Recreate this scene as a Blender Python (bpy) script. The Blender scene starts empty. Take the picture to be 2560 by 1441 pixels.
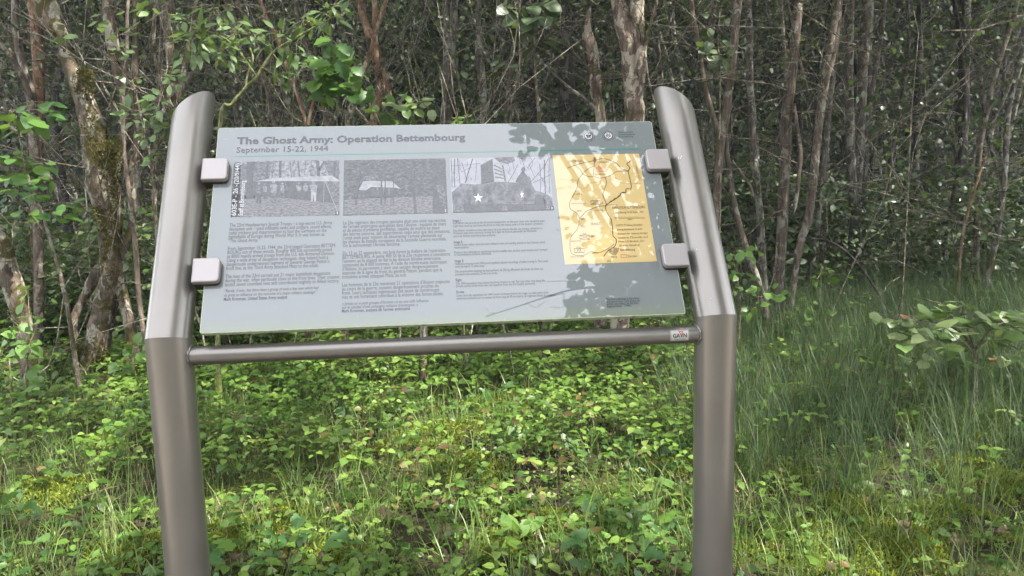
import bpy, math, random
import numpy as np
from mathutils import Vector, Matrix, noise as mnoise

R = math.radians
rng = np.random.default_rng(7)
random.seed(7)
S = bpy.context.scene
COL = S.collection

# ------------------------------------------------------------------ camera
ZB = 1.15                                   # height of the bend in the posts
F_PX = 1975.6
YAW, PITCH, ROLL = 0.10337, 0.13647, -0.02233
CAM = np.array([-0.04449, -1.78828, ZB + 0.33348])
TILT = 0.55982
DIA, PW, PH, PV0, PN0, PXO = 0.0973, 1.09523, 0.54445, -0.0015, 0.03, -0.0036
BAR_Z, BAR_R, SPAN = ZB - 0.03957, 0.0209, 1.25


def cam_axes():
    cy, sy, cp, sp = math.cos(YAW), math.sin(YAW), math.cos(PITCH), math.sin(PITCH)
    f = np.array([sy * cp, cy * cp, -sp])
    r = np.array([cy, -sy, 0.0])
    u = np.cross(r, f)
    cr, sr = math.cos(ROLL), math.sin(ROLL)
    return r * cr + u * sr, u * cr - r * sr, f


CR, CU, CF = cam_axes()
cam_d = bpy.data.cameras.new('camera')
cam_d.sensor_width = 36.0
cam_d.lens = F_PX / 2560 * 36.0
cam_d.clip_start = 0.05
cam_d.clip_end = 600
cam = bpy.data.objects.new('camera', cam_d)
COL.objects.link(cam)
m = Matrix(((CR[0], CU[0], -CF[0], CAM[0]), (CR[1], CU[1], -CF[1], CAM[1]), (CR[2], CU[2], -CF[2], CAM[2]), (0, 0, 0, 1)))
cam.matrix_world = m
S.camera = cam

# ------------------------------------------------------------------ sky, sun, exposure
SUN_EL, SUN_AZ = R(57), R(118)             # azimuth clockwise from +Y (away from the camera)
W = bpy.data.worlds.new('World')
S.world = W
W.use_nodes = True
nt = W.node_tree
nt.nodes.clear()
out = nt.nodes.new('ShaderNodeOutputWorld')
bg = nt.nodes.new('ShaderNodeBackground')
sky = nt.nodes.new('ShaderNodeTexSky')
sky.sky_type = 'NISHITA'
sky.sun_disc = False
sky.sun_elevation = SUN_EL
sky.sun_rotation = SUN_AZ
sky.air_density = 1.0
sky.dust_density = 1.5
sky.ozone_density = 1.0
hs = nt.nodes.new('ShaderNodeHueSaturation')
hs.inputs['Saturation'].default_value = 0.38
nt.links.new(sky.outputs[0], hs.inputs['Color'])
# a thin, bright, nearly even cloud sheet over the blue
tcw = nt.nodes.new('ShaderNodeTexCoord')
cn = nt.nodes.new('ShaderNodeTexNoise')
cn.inputs['Scale'].default_value = 1.6
cn.inputs['Detail'].default_value = 5
nt.links.new(tcw.outputs['Generated'], cn.inputs['Vector'])
cr_ = nt.nodes.new('ShaderNodeMapRange')
cr_.inputs['From Min'].default_value = .3
cr_.inputs['From Max'].default_value = .7
cr_.inputs['To Min'].default_value = .62
cr_.inputs['To Max'].default_value = .86
nt.links.new(cn.outputs['Fac'], cr_.inputs['Value'])
cm = nt.nodes.new('ShaderNodeMix')
cm.data_type = 'RGBA'
nt.links.new(cr_.outputs[0], cm.inputs[0])
nt.links.new(hs.outputs[0], cm.inputs[6])
cm.inputs[7].default_value = (6.6, 6.75, 7.3, 1)
nt.links.new(cm.outputs[2], bg.inputs[0])
bg.inputs[1].default_value = 0.15
nt.links.new(bg.outputs[0], out.inputs[0])

sl = bpy.data.lights.new('sun', 'SUN')
sl.energy = 3.6
sl.angle = R(0.6)
sl.color = (1.0, 0.95, 0.87)
sun = bpy.data.objects.new('sun', sl)
COL.objects.link(sun)
sd = Vector((math.sin(SUN_AZ) * math.cos(SUN_EL), math.cos(SUN_AZ) * math.cos(SUN_EL), math.sin(SUN_EL)))
sun.rotation_euler = sd.to_track_quat('Z', 'Y').to_euler()
sun.location = sd * 30

S.view_settings.view_transform = 'Standard'
S.view_settings.look = 'None'
S.view_settings.gamma = 1
S.view_settings.use_curve_mapping = False
S.view_settings.exposure = 2.28
S.render.engine = 'CYCLES'
cy = S.cycles
cy.max_bounces = 7
cy.diffuse_bounces = 4
cy.glossy_bounces = 2
cy.transmission_bounces = 4
cy.transparent_max_bounces = 4
cy.caustics_reflective = False
cy.caustics_refractive = False
cy.use_denoising = True
cy.sample_clamp_indirect = 6

# ------------------------------------------------------------------ pixel <-> world helpers


def ray(px, py):
    d = CF + CR * (px - 1280) / F_PX - CU * (py - 720.5) / F_PX
    return d


FH = np.array([CF[0], CF[1], 0.0])
FH /= np.linalg.norm(FH)
RH = np.array([FH[1], -FH[0], 0.0])


def at(px, py, D):
    """world point seen at a pixel, D metres ahead of the camera (horizontal depth)"""
    d = ray(px, py)
    return CAM + d * (D / (d @ FH))


def fwd(D, side):
    """ground coordinates: D ahead of the camera and side to the right"""
    p = CAM + FH * D + RH * side
    return p[0], p[1]


def ground_z(x, y):
    return 0.03 * math.sin(1.3 * x + .7) * math.cos(1.1 * y) + 0.02 * math.sin(3.1 * x - 2.0 * y) + 0.012 * math.sin(5.3 * y + 4.1 * x)


def ground_zv(x, y):
    return 0.03 * np.sin(1.3 * x + .7) * np.cos(1.1 * y) + 0.02 * np.sin(3.1 * x - 2.0 * y) + 0.012 * np.sin(5.3 * y + 4.1 * x)


PA = np.array([0, math.sin(TILT), math.cos(TILT)])      # up along the leaning part
PN = np.array([0, -math.cos(TILT), math.sin(TILT)])     # out of the board, to the reader
PO = np.array([PXO - PW / 2, 0, ZB]) + PA * PV0 + PN * PN0  # lower left corner of the printed face


def uv(px, py):
    d = ray(px, py)
    t = ((PO - CAM) @ PN) / (d @ PN)
    p = CAM + d * t - PO
    return p[0], p @ PA


def pan(u, v, h=0.0):
    return PO + np.array([1, 0, 0]) * u + PA * v + PN * h


def mirrored(px, py, D):
    """real place of a point whose mirror image in the board is seen at a pixel, D metres along the ray"""
    d = ray(px, py)
    p = CAM + d / np.linalg.norm(d) * D
    k = (p - PO) @ PN
    return p - 2 * k * PN

# ------------------------------------------------------------------ object helpers


def tag(o, label=None, cat=None, group=None, kind=None):
    if label:
        o['label'] = label
    if cat:
        o['category'] = cat
    if group:
        o['group'] = group
    if kind:
        o['kind'] = kind
    return o


def empty(name, loc):
    o = bpy.data.objects.new(name, None)
    o.empty_display_size = .1
    o.location = loc
    COL.objects.link(o)
    return o


def raw_mesh(name, V, faces, mats=(), fmat=None, smooth=True, attr=None):
    """V (n,3); faces: list of index tuples, or a list of int arrays (m,k)"""
    me = bpy.data.meshes.new(name)
    V = np.asarray(V, np.float32)
    idx, tot = [], []
    if len(faces) and isinstance(faces[0], np.ndarray):
        for a in faces:
            idx.append(a.ravel())
            tot.append(np.full(len(a), a.shape[1], np.int32))
        idx = np.concatenate(idx)
        tot = np.concatenate(tot)
    else:
        idx = np.array([i for f in faces for i in f], np.int32)
        tot = np.array([len(f) for f in faces], np.int32)
    me.vertices.add(len(V))
    me.vertices.foreach_set('co', V.ravel())
    me.loops.add(len(idx))
    me.loops.foreach_set('vertex_index', idx.astype(np.int32))
    me.polygons.add(len(tot))
    st = np.zeros(len(tot), np.int32)
    st[1:] = np.cumsum(tot)[:-1]
    me.polygons.foreach_set('loop_start', st)
    try:
        me.polygons.foreach_set('loop_total', tot)
    except Exception:
        pass
    if fmat is not None:
        me.polygons.foreach_set('material_index', np.asarray(fmat, np.int32))
    me.polygons.foreach_set('use_smooth', np.full(len(tot), bool(smooth)))
    for mm in mats:
        me.materials.append(mm)
    if attr is not None:
        a = me.attributes.new('tone', 'FLOAT', 'POINT')
        a.data.foreach_set('value', np.asarray(attr, np.float32))
    me.update(calc_edges=True)
    return me


def obj(name, me, parent=None, loc=None):
    o = bpy.data.objects.new(name, me)
    COL.objects.link(o)
    if parent is not None:
        o.parent = parent
    if loc is not None:
        o.location = loc
    return o


class MB:
    """collects pieces of one mesh"""

    def __init__(s):
        s.V, s.F, s.M, s.n = [], [], [], 0

    def add(s, V, F, mi=0):
        V = np.asarray(V, float)
        s.V.append(V)
        for f in F:
            s.F.append(tuple(i + s.n for i in f))
            s.M.append(mi)
        s.n += len(V)
        return s

    def mesh(s, name, mats, smooth=True, origin=None):
        V = np.concatenate(s.V)
        if origin is not None:
            V = V - np.asarray(origin)
        return raw_mesh(name, V, s.F, mats, s.M, smooth)


def frame_of(d):
    d = d / (np.linalg.norm(d) + 1e-9)
    a = np.array([1.0, 0, 0]) if abs(d[0]) < .9 else np.array([0, 1.0, 0])
    x = np.cross(a, d)
    x /= np.linalg.norm(x)
    return x, np.cross(d, x), d


def spline(P, n):
    """Catmull-Rom through rows of P, n steps per span"""
    P = np.asarray(P, float)
    Q = np.vstack([2 * P[0] - P[1], P, 2 * P[-1] - P[-2]])
    o = []
    for i in range(1, len(Q) - 2):
        for t in np.arange(n) / n:
            a, b, c, d = Q[i - 1], Q[i], Q[i + 1], Q[i + 2]
            o.append(.5 * (2 * b + (c - a) * t + (2 * a - 5 * b + 4 * c - d) * t * t + (3 * b - a - 3 * c + d) * t ** 3))
    o.append(P[-1])
    return np.array(o)


def tube(P, rad, sides=8, rough=0.0, seed=0, cap=True, fine=3.0):
    """P (n,3) centre line, rad (n,). returns V,F"""
    P = np.asarray(P, float)
    n = len(P)
    V = []
    x = None
    for i in range(n):
        d = P[min(i + 1, n - 1)] - P[max(i - 1, 0)]
        d = d / (np.linalg.norm(d) + 1e-9)
        if x is None:
            x, y, _ = frame_of(d)
        else:
            x = x - d * (x @ d)
            x /= np.linalg.norm(x) + 1e-9
            y = np.cross(d, x)
        for k in range(sides):
            a = 2 * math.pi * k / sides
            q = x * math.cos(a) + y * math.sin(a)
            r = rad[i]
            if rough:
                p = P[i] + q * r
                r *= 1 + rough * (mnoise.noise(Vector((p[0] * 9 + seed, p[1] * 9, p[2] * fine))) + .6 * mnoise.noise(Vector((p[0] * 26, p[1] * 26 + seed, p[2] * fine * 3))))
            V.append(P[i] + q * r)
    F = []
    for i in range(n - 1):
        for k in range(sides):
            k2 = (k + 1) % sides
            F.append((i * sides + k, i * sides + k2, (i + 1) * sides + k2, (i + 1) * sides + k))
    if cap:
        F.append(tuple(range(sides - 1, -1, -1)))
        F.append(tuple((n - 1) * sides + k for k in range(sides)))
    return np.array(V), F

# ------------------------------------------------------------------ materials


def mat(name):
    m_ = bpy.data.materials.new(name)
    m_.use_nodes = True
    n = m_.node_tree
    b = n.nodes['Principled BSDF']
    return m_, n, b


def ramp(n, stops, interp='LINEAR'):
    r = n.nodes.new('ShaderNodeValToRGB')
    r.color_ramp.interpolation = interp
    e = r.color_ramp.elements
    while len(e) < len(stops):
        e.new(.5)
    for k, (p, c) in enumerate(stops):
        e[k].position = p
        e[k].color = (*c, 1) if len(c) == 3 else c
    return r


def noise_tex(n, scale, detail=4, rough=.55, coord=None, mapping=None, dist=0):
    t = n.nodes.new('ShaderNodeTexNoise')
    t.inputs['Scale'].default_value = scale
    t.inputs['Detail'].default_value = detail
    t.inputs['Roughness'].default_value = rough
    t.inputs['Distortion'].default_value = dist
    if coord is not None:
        n.links.new(coord, t.inputs['Vector'])
    return t


def mixc(n, fac, a, b, mode='MIX'):
    x = n.nodes.new('ShaderNodeMix')
    x.data_type = 'RGBA'
    x.blend_type = mode
    for s_, v in ((0, fac), (6, a), (7, b)):
        if isinstance(v, (int, float)):
            x.inputs[s_].default_value = v
        elif isinstance(v, tuple):
            x.inputs[s_].default_value = (*v, 1)
        else:
            n.links.new(v, x.inputs[s_])
    return x.outputs[2]


def leaf_mat(name, cols, trans=.4, rough=.42, spec=.45, dead=None):
    """cols: darker -> lighter leaf colours, picked per leaf by the tone attribute or the object's random"""
    m_, n, b = mat(name)
    at_ = n.nodes.new('ShaderNodeAttribute')
    at_.attribute_name = 'tone'
    oi = n.nodes.new('ShaderNodeObjectInfo')
    ad = n.nodes.new('ShaderNodeMath')
    ad.operation = 'ADD'
    n.links.new(at_.outputs['Fac'], ad.inputs[0])
    n.links.new(oi.outputs['Random'], ad.inputs[1])
    fr = n.nodes.new('ShaderNodeMath')
    fr.operation = 'FRACT'
    n.links.new(ad.outputs[0], fr.inputs[0])
    k = len(cols)
    st = [(i / (k - 1), c) for i, c in enumerate(cols)]
    if dead:
        st = [(p * .94, c) for p, c in st] + [(.97, dead)]
    r = ramp(n, st)
    n.links.new(fr.outputs[0], r.inputs[0])
    tc = n.nodes.new('ShaderNodeTexCoord')
    nz = noise_tex(n, 60, 2, .5, tc.outputs['Object'])
    c = mixc(n, .35, r.outputs[0], nz.outputs['Color'], 'SOFT_LIGHT')
    n.links.new(c, b.inputs['Base Color'])
    b.inputs['Roughness'].default_value = rough
    b.inputs['Specular IOR Level'].default_value = spec
    tr = n.nodes.new('ShaderNodeBsdfTranslucent')
    tcx = mixc(n, .5, c, (.16, .24, .03), 'MIX')
    n.links.new(tcx, tr.inputs['Color'])
    mx = n.nodes.new('ShaderNodeMixShader')
    mx.inputs[0].default_value = trans
    n.links.new(b.outputs[0], mx.inputs[1])
    n.links.new(tr.outputs[0], mx.inputs[2])
    n.links.new(mx.outputs[0], n.nodes['Material Output'].inputs[0])
    return m_


def bark_mat(name, base, dark, lichen, moss, lich_amt, moss_amt, red=None, scale=1.0):
    m_, n, b = mat(name)
    tc = n.nodes.new('ShaderNodeTexCoord')
    oi = n.nodes.new('ShaderNodeObjectInfo')
    va = n.nodes.new('ShaderNodeVectorMath')
    va.operation = 'ADD'
    n.links.new(tc.outputs['Object'], va.inputs[0])
    n.links.new(oi.outputs['Location'], va.inputs[1])
    mp = n.nodes.new('ShaderNodeMapping')
    mp.inputs['Scale'].default_value = (34 * scale, 34 * scale, 7 * scale)
    n.links.new(va.outputs[0], mp.inputs[0])
    n1 = noise_tex(n, 1.0, 6, .65, mp.outputs[0], dist=.6)
    r1 = ramp(n, [(.36, dark), (.52, base), (.7, tuple(min(1, c * 1.5) for c in base))])
    n.links.new(n1.outputs['Fac'], r1.inputs[0])
    c = r1.outputs[0]
    if red:
        n4 = noise_tex(n, 7 * scale, 4, .6, va.outputs[0], dist=1.2)
        r4 = ramp(n, [(.5, (0, 0, 0)), (.62, (1, 1, 1))])
        n.links.new(n4.outputs['Fac'], r4.inputs[0])
        c = mixc(n, r4.outputs[0], c, red)
    mp2 = n.nodes.new('ShaderNodeMapping')
    mp2.inputs['Scale'].default_value = (1, 1, .6)
    n.links.new(va.outputs[0], mp2.inputs[0])
    n2 = noise_tex(n, 14 * scale, 5, .6, mp2.outputs[0], dist=.8)
    n2b = noise_tex(n, 90 * scale, 3, .6, va.outputs[0])
    lc = mixc(n, n2b.outputs['Fac'], tuple(x * .45 for x in lichen), tuple(min(1, x * 1.35) for x in lichen))
    t = .62 - .22 * lich_amt
    r2 = ramp(n, [(t, (0, 0, 0)), (t + .035, (1, 1, 1))])
    n.links.new(n2.outputs['Fac'], r2.inputs[0])
    c = mixc(n, r2.outputs[0], c, lc)
    n3 = noise_tex(n, 4.2 * scale, 5, .62, va.outputs[0], dist=1.0)
    t = .64 - .24 * moss_amt
    r3 = ramp(n, [(t, (0, 0, 0)), (t + .07, (1, 1, 1))])
    n.links.new(n3.outputs['Fac'], r3.inputs[0])
    c = mixc(n, r3.outputs[0], c, mixc(n, n2b.outputs['Fac'], tuple(x * .4 for x in moss), tuple(x * 1.5 for x in moss)))
    n.links.new(c, b.inputs['Base Color'])
    b.inputs['Roughness'].default_value = .85
    b.inputs['Specular IOR Level'].default_value = .25
    bp = n.nodes.new('ShaderNodeBump')
    bp.inputs['Strength'].default_value = .8
    bp.inputs['Distance'].default_value = .02
    hsum = n.nodes.new('ShaderNodeMath')
    hsum.operation = 'ADD'
    n.links.new(n1.outputs['Fac'], hsum.inputs[0])
    n.links.new(n2.outputs['Fac'], hsum.inputs[1])
    n.links.new(hsum.outputs[0], bp.inputs['Height'])
    n.links.new(bp.outputs[0], b.inputs['Normal'])
    return m_


LICH = (.34, .34, .27)
M_bark_mossy = bark_mat('mossy_bark', (.095, .075, .056), (.035, .026, .02), (.27, .255, .20), (.055, .046, .012), .42, .5, (.15, .11, .075))
M_bark_brown = bark_mat('brown_bark', (.115, .090, .070), (.055, .042, .033), (.24, .225, .18), (.06, .052, .02), .32, .12)
M_bark_grey = bark_mat('grey_bark', (.105, .09, .076), (.045, .038, .032), (.25, .25, .205), (.06, .055, .02), .42, .25)
M_bark_peel = bark_mat('peeling_bark', (.13, .095, .075), (.03, .022, .02), (.33, .29, .225), (.06, .055, .02), .55, .3, (.15, .105, .085))
M_bark_red = bark_mat('red_brown_bark', (.15, .09, .056), (.06, .034, .022), (.25, .22, .16), (.07, .058, .02), .22, .22, (.19, .115, .072))
M_bark_dark = bark_mat('dark_bark', (.036, .031, .028), (.014, .012, .011), (.11, .11, .095), (.035, .034, .014), .25, .25)  # bark colour lowered further to put in the deep wood's shade
M_twig = bark_mat('twig_bark', (.11, .085, .062), (.05, .038, .03), (.24, .235, .18), (.075, .07, .025), .4, .25, None, 2)
M_twig_pale = bark_mat('pale_twig_bark', (.155, .125, .095), (.07, .055, .042), (.30, .29, .235), (.12, .10, .03), .5, .25, None, 2)
M_twig_green = bark_mat('green_twig_bark', (.15, .16, .065), (.08, .08, .03), (.25, .26, .15), (.13, .15, .03), .3, .4, None, 2)

G0 = [(.045, .085, .022), (.065, .125, .03), (.095, .17, .04), (.13, .21, .05)]
M_leaf_cover = leaf_mat('ground_leaf', [(.028, .066, .011), (.055, .112, .016), (.085, .158, .023), (.122, .205, .032), (.175, .25, .06)], .35, .42, .4, (.12, .08, .03))
M_leaf_fresh = leaf_mat('fresh_leaf', [(.075, .15, .03), (.10, .19, .04), (.13, .23, .05)], .4)
M_leaf_willow = leaf_mat('willow_leaf', [(.06, .10, .035), (.09, .145, .05), (.12, .18, .075)], .35)
M_leaf_oak = leaf_mat('oak_leaf', [(.045, .11, .03), (.065, .14, .035), (.10, .19, .03)], .4)
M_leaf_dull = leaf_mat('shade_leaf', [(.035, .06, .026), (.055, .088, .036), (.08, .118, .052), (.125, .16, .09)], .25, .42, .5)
M_leaf_deep = leaf_mat('deep_leaf', [(.010, .019, .008), (.016, .028, .012), (.027, .041, .02), (.055, .07, .04)], .25, .6, .3)  # darkened leaf colour carries the shade of the deep wood
M_leaf_canopy = leaf_mat('canopy_leaf', [(.03, .055, .018), (.045, .08, .025)], .3, .5, .3)
M_leaf_hazel = leaf_mat('hazel_leaf', [(.07, .13, .032), (.095, .165, .04), (.135, .20, .06), (.21, .25, .12)], .3, .4, .5)
M_leaf_brown = leaf_mat('bronze_leaf', [(.20, .11, .06), (.26, .14, .07)], .3)
M_dead = leaf_mat('dead_leaf', [(.055, .036, .02), (.085, .056, .033), (.125, .085, .052), (.18, .13, .09)], .1, .7, .2)
M_grass = leaf_mat('grass_blade', [(.062, .105, .019), (.09, .145, .024), (.13, .19, .034), (.18, .235, .065)], .3, .45, .4, (.2, .16, .08))
M_grass_blue = leaf_mat('fine_grass_blade', [(.038, .075, .03), (.052, .098, .038), (.075, .13, .05), (.11, .16, .07)], .3, .45, .4, (.15, .13, .06))
M_grass_yel = leaf_mat('pale_grass_blade', [(.11, .17, .035), (.15, .22, .05)], .4)
M_moss = leaf_mat('moss_shoot', [(.10, .14, .014), (.15, .195, .018), (.21, .25, .026), (.26, .28, .04)], .35, .7, .2)
M_moss_bark = leaf_mat('bark_moss', [(.04, .037, .010), (.06, .054, .012), (.09, .08, .018)], .2, .8, .1)
M_white = leaf_mat('white_petal', [(.6, .6, .55), (.7, .7, .66)], .3)


def ground_mat():
    m_, n, b = mat('forest_floor')
    tc = n.nodes.new('ShaderNodeTexCoord')
    a = noise_tex(n, 9, 6, .7, tc.outputs['Object'], dist=.5)
    r = ramp(n, [(.3, (.012, .010, .006)), (.5, (.030, .024, .014)), (.66, (.055, .042, .026)), (.8, (.09, .068, .045))])
    n.links.new(a.outputs['Fac'], r.inputs[0])
    a2 = noise_tex(n, 1.7, 4, .6, tc.outputs['Object'])
    r2 = ramp(n, [(.5, (0, 0, 0)), (.62, (1, 1, 1))])
    n.links.new(a2.outputs['Fac'], r2.inputs[0])
    a3 = noise_tex(n, 120, 3, .6, tc.outputs['Object'])
    c = mixc(n, r2.outputs[0], r.outputs[0], mixc(n, a3.outputs['Fac'], (.025, .034, .008), (.10, .115, .022)))
    n.links.new(c, b.inputs['Base Color'])
    b.inputs['Roughness'].default_value = .9
    b.inputs['Specular IOR Level'].default_value = .2
    bp = n.nodes.new('ShaderNodeBump')
    bp.inputs['Strength'].default_value = 1
    bp.inputs['Distance'].default_value = .03
    n.links.new(a.outputs['Fac'], bp.inputs['Height'])
    n.links.new(bp.outputs[0], b.inputs['Normal'])
    return m_


M_ground = ground_mat()


def metal_mat():
    m_, n, b = mat('bronze_metallic_paint')
    tc = n.nodes.new('ShaderNodeTexCoord')
    a = noise_tex(n, 5, 4, .6, tc.outputs['Object'])
    f = noise_tex(n, 900, 1, .5, tc.outputs['Object'])
    r = ramp(n, [(.35, (.172, .159, .142)), (.7, (.202, .187, .166))])
    n.links.new(a.outputs['Fac'], r.inputs[0])
    c = mixc(n, .12, r.outputs[0], f.outputs['Color'], 'OVERLAY')
    n.links.new(c, b.inputs['Base Color'])
    b.inputs['Metallic'].default_value = .6
    rr = ramp(n, [(.3, (.30, .30, .30)), (.75, (.38, .38, .38))])
    n.links.new(a.outputs['Fac'], rr.inputs[0])
    n.links.new(rr.outputs[0], b.inputs['Roughness'])
    b.inputs['Coat Weight'].default_value = .35
    b.inputs['Coat Roughness'].default_value = .2
    return m_


M_metal = metal_mat()


def clamp_mat():
    m_, n, b = mat('clamp_metal')
    tc = n.nodes.new('ShaderNodeTexCoord')
    f = noise_tex(n, 700, 2, .5, tc.outputs['Object'])
    c = mixc(n, .1, (.31, .284, .277), f.outputs['Color'], 'OVERLAY')
    n.links.new(c, b.inputs['Base Color'])
    b.inputs['Metallic'].default_value = .4
    b.inputs['Roughness'].default_value = .42
    return m_


M_clamp = clamp_mat()
M_rubber, n_, b_ = mat('black_rubber')
b_.inputs['Base Color'].default_value = (.018, .017, .016, 1)
b_.inputs['Roughness'].default_value = .6


def gloss(b):
    b.inputs['Roughness'].default_value = .35
    b.inputs['Specular IOR Level'].default_value = .0
    b.inputs['Coat Weight'].default_value = 1.0
    b.inputs['Coat Roughness'].default_value = .012
    b.inputs['Coat IOR'].default_value = 1.72


def ink(name, col, noise_scale=None, lo=None, hi=None, stretch=(1, 1, 1), lim=(.35, .65)):
    m_, n, b = mat(name)
    gloss(b)
    if noise_scale:
        tc = n.nodes.new('ShaderNodeTexCoord')
        mp = n.nodes.new('ShaderNodeMapping')
        mp.inputs['Scale'].default_value = stretch
        n.links.new(tc.outputs['Object'], mp.inputs[0])
        t = noise_tex(n, noise_scale, 5, .68, mp.outputs[0], dist=.4)
        r = ramp(n, [(lim[0], lo), (lim[1], hi)])
        n.links.new(t.outputs['Fac'], r.inputs[0])
        n.links.new(r.outputs[0], b.inputs['Base Color'])
    else:
        b.inputs['Base Color'].default_value = (*col, 1)
    return m_


def board_mat():
    """printed board: grey green, with dust, dried drips and an algae stain along the lower edge"""
    m_, n, b = mat('printed_board')
    gloss(b)
    tc = n.nodes.new('ShaderNodeTexCoord')
    a = noise_tex(n, 3, 4, .6, tc.outputs['Object'])
    base = mixc(n, a.outputs['Fac'], (.152, .166, .166), (.165, .179, .179))
    sx = n.nodes.new('ShaderNodeSeparateXYZ')
    n.links.new(tc.outputs['Object'], sx.inputs[0])
    mr = n.nodes.new('ShaderNodeMapRange')
    mr.inputs['From Min'].default_value = .035
    mr.inputs['From Max'].default_value = .0
    n.links.new(sx.outputs['Y'], mr.inputs['Value'])
    s = noise_tex(n, 40, 5, .7, tc.outputs['Object'])
    mu = n.nodes.new('ShaderNodeMath')
    mu.operation = 'MULTIPLY'
    n.links.new(mr.outputs[0], mu.inputs[0])
    n.links.new(s.outputs['Fac'], mu.inputs[1])
    c = mixc(n, mu.outputs[0], base, (.17, .20, .10))
    sp = noise_tex(n, 55, 4, .6, tc.outputs['Object'], dist=1.5)
    rs = ramp(n, [(.66, (0, 0, 0)), (.74, (.35, .35, .35))])
    n.links.new(sp.outputs['Fac'], rs.inputs[0])
    c = mixc(n, rs.outputs[0], c, (.3, .31, .29))
    n.links.new(c, b.inputs['Base Color'])
    return m_


M_board = board_mat()
M_edge, n_, b_ = mat('pale_board_edge')
tc_ = n_.nodes.new('ShaderNodeTexCoord')
e1 = noise_tex(n_, 60, 5, .7, tc_.outputs['Object'])
re = ramp(n_, [(.34, (.05, .06, .03)), (.42, (.36, .42, .28)), (.7, (.52, .56, .44))])
n_.links.new(e1.outputs['Fac'], re.inputs[0])
n_.links.new(re.outputs[0], b_.inputs['Base Color'])
b_.inputs['Roughness'].default_value = .5
I_title = ink('title_ink', (.010, .010, .016))
I_text = ink('text_ink', (.034, .036, .045))
I_teal = ink('teal_ink', (.035, .21, .155))
I_black = ink('black_ink', (.012, .012, .014))
I_white = ink('white_ink', (.42, .42, .42))
P_dark = ink('photo_dark', None, 60, (.012, .012, .014), (.05, .05, .055))
P_mid = ink('photo_grey', None, 110, (.015, .015, .018), (.13, .13, .14), (1, 1.5, 1), (.38, .66))
P_wood = ink('photo_thicket', None, 95, (.006, .006, .008), (.11, .11, .115), (1, 1.6, 1), (.42, .72))
P_sky = ink('photo_pale_leaves', None, 110, (.03, .03, .034), (.20, .20, .215), (1, 1, 1), (.36, .58))
P_fig = ink('photo_figures', None, 130, (.05, .05, .052), (.20, .20, .21))
P_light = ink('photo_light', None, 60, (.17, .17, .18), (.27, .27, .28))
P_grnd = ink('photo_ground', None, 120, (.02, .02, .022), (.16, .157, .16), (1, 3, 1), (.36, .66))
P_camo = ink('photo_camouflage', None, 45, (.012, .012, .015), (.11, .11, .12), (1, .7, 1), (.4, .62))
I_map = ink('map_paper', None, 9, (.46, .345, .155), (.50, .375, .175))
I_mapline = ink('map_line', (.055, .035, .02))
I_mapfaint = ink('map_faint_line', (.24, .17, .09))
I_maproad = ink('map_road', (.13, .09, .055))
I_red = ink('map_red', (.42, .04, .03))

# ------------------------------------------------------------------ the information sign
sign = empty('information_sign', (0, 0, 0))
tag(sign, 'grey green information board clamped between two bent bronze metal posts', 'sign')


def post(side):
    mb = MB()
    n = 48
    r = DIA / 2
    L = 0.665
    x0 = side * SPAN / 2
    V = []
    rows = []

    def ring(fn):
        st = len(V)
        for k in range(n):
            a = 2 * math.pi * k / n
            V.append(fn(math.cos(a) * r, math.sin(a) * r))
        rows.append(st)
    ring(lambda cx, cyy: np.array([x0 + cx, cyy, -.25]))
    for z in (.3, .7, 1.0):
        ring(lambda cx, cyy, z=z: np.array([x0 + cx, cyy, z]))
    # mitred weld at the bend: plane halfway between the two directions
    tb = math.tan(TILT / 2)
    for dz in (-.003, .0):
        ring(lambda cx, cyy, dz=dz: np.array([x0 + cx, cyy, ZB - cyy * tb + dz]) + np.array([0, 0, 0]))
    nb = len(rows)
    Yl = np.array([0, math.cos(TILT), -math.sin(TILT)])     # local y on the leaning part

    def up(cx, cyy, s):
        return np.array([x0, 0, ZB]) + np.array([cx, 0, 0]) + Yl * cyy + PA * s
    ring(lambda cx, cyy: up(cx, cyy, cyy * tb + .0035))
    for s in (.15, .35, .45, .54):
        ring(lambda cx, cyy, s=s: up(cx, cyy, s))

    def top(cx, cyy, k=1.0, dz=0):
        o = cx * side                                       # outward is the low side
        return up(cx * k, cyy * k, L - .85 * (o * k + r) + dz)
    ring(lambda cx, cyy: top(cx, cyy, 1, -.004))
    ring(lambda cx, cyy: top(cx, cyy, .985, 0))
    F = []
    for a, b in zip(rows[:-1], rows[1:]):
        for k in range(n):
            k2 = (k + 1) % n
            F.append((a + k, a + k2, b + k2, b + k))
    F.append(tuple(rows[-1] + k for k in range(n)))
    mb.add(V, F)
    me = mb.mesh('post', [M_metal])
    # the weld seam stays crisp
    o = obj('post', me, sign)
    o['label'] = 'left bent metal post with slanted top' if side < 0 else 'right bent metal post with small paint scratches'
    return o


PL, PR = post(-1), post(1)
for o in (PL, PR):
    me = o.data
    sh = np.zeros(len(me.edges), bool)
    ev = np.zeros(len(me.edges) * 2, np.int32)
    me.edges.foreach_get('vertices', ev)
    ev = ev.reshape(-1, 2)
    n = 48
    ring_id = ev // n
    same = ring_id[:, 0] == ring_id[:, 1]
    sh[same & ((ring_id[:, 0] == 5) | (ring_id[:, 0] == 12))] = True
    a = me.attributes.new('sharp_edge', 'BOOLEAN', 'EDGE')
    a.data.foreach_set('value', sh)

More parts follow.
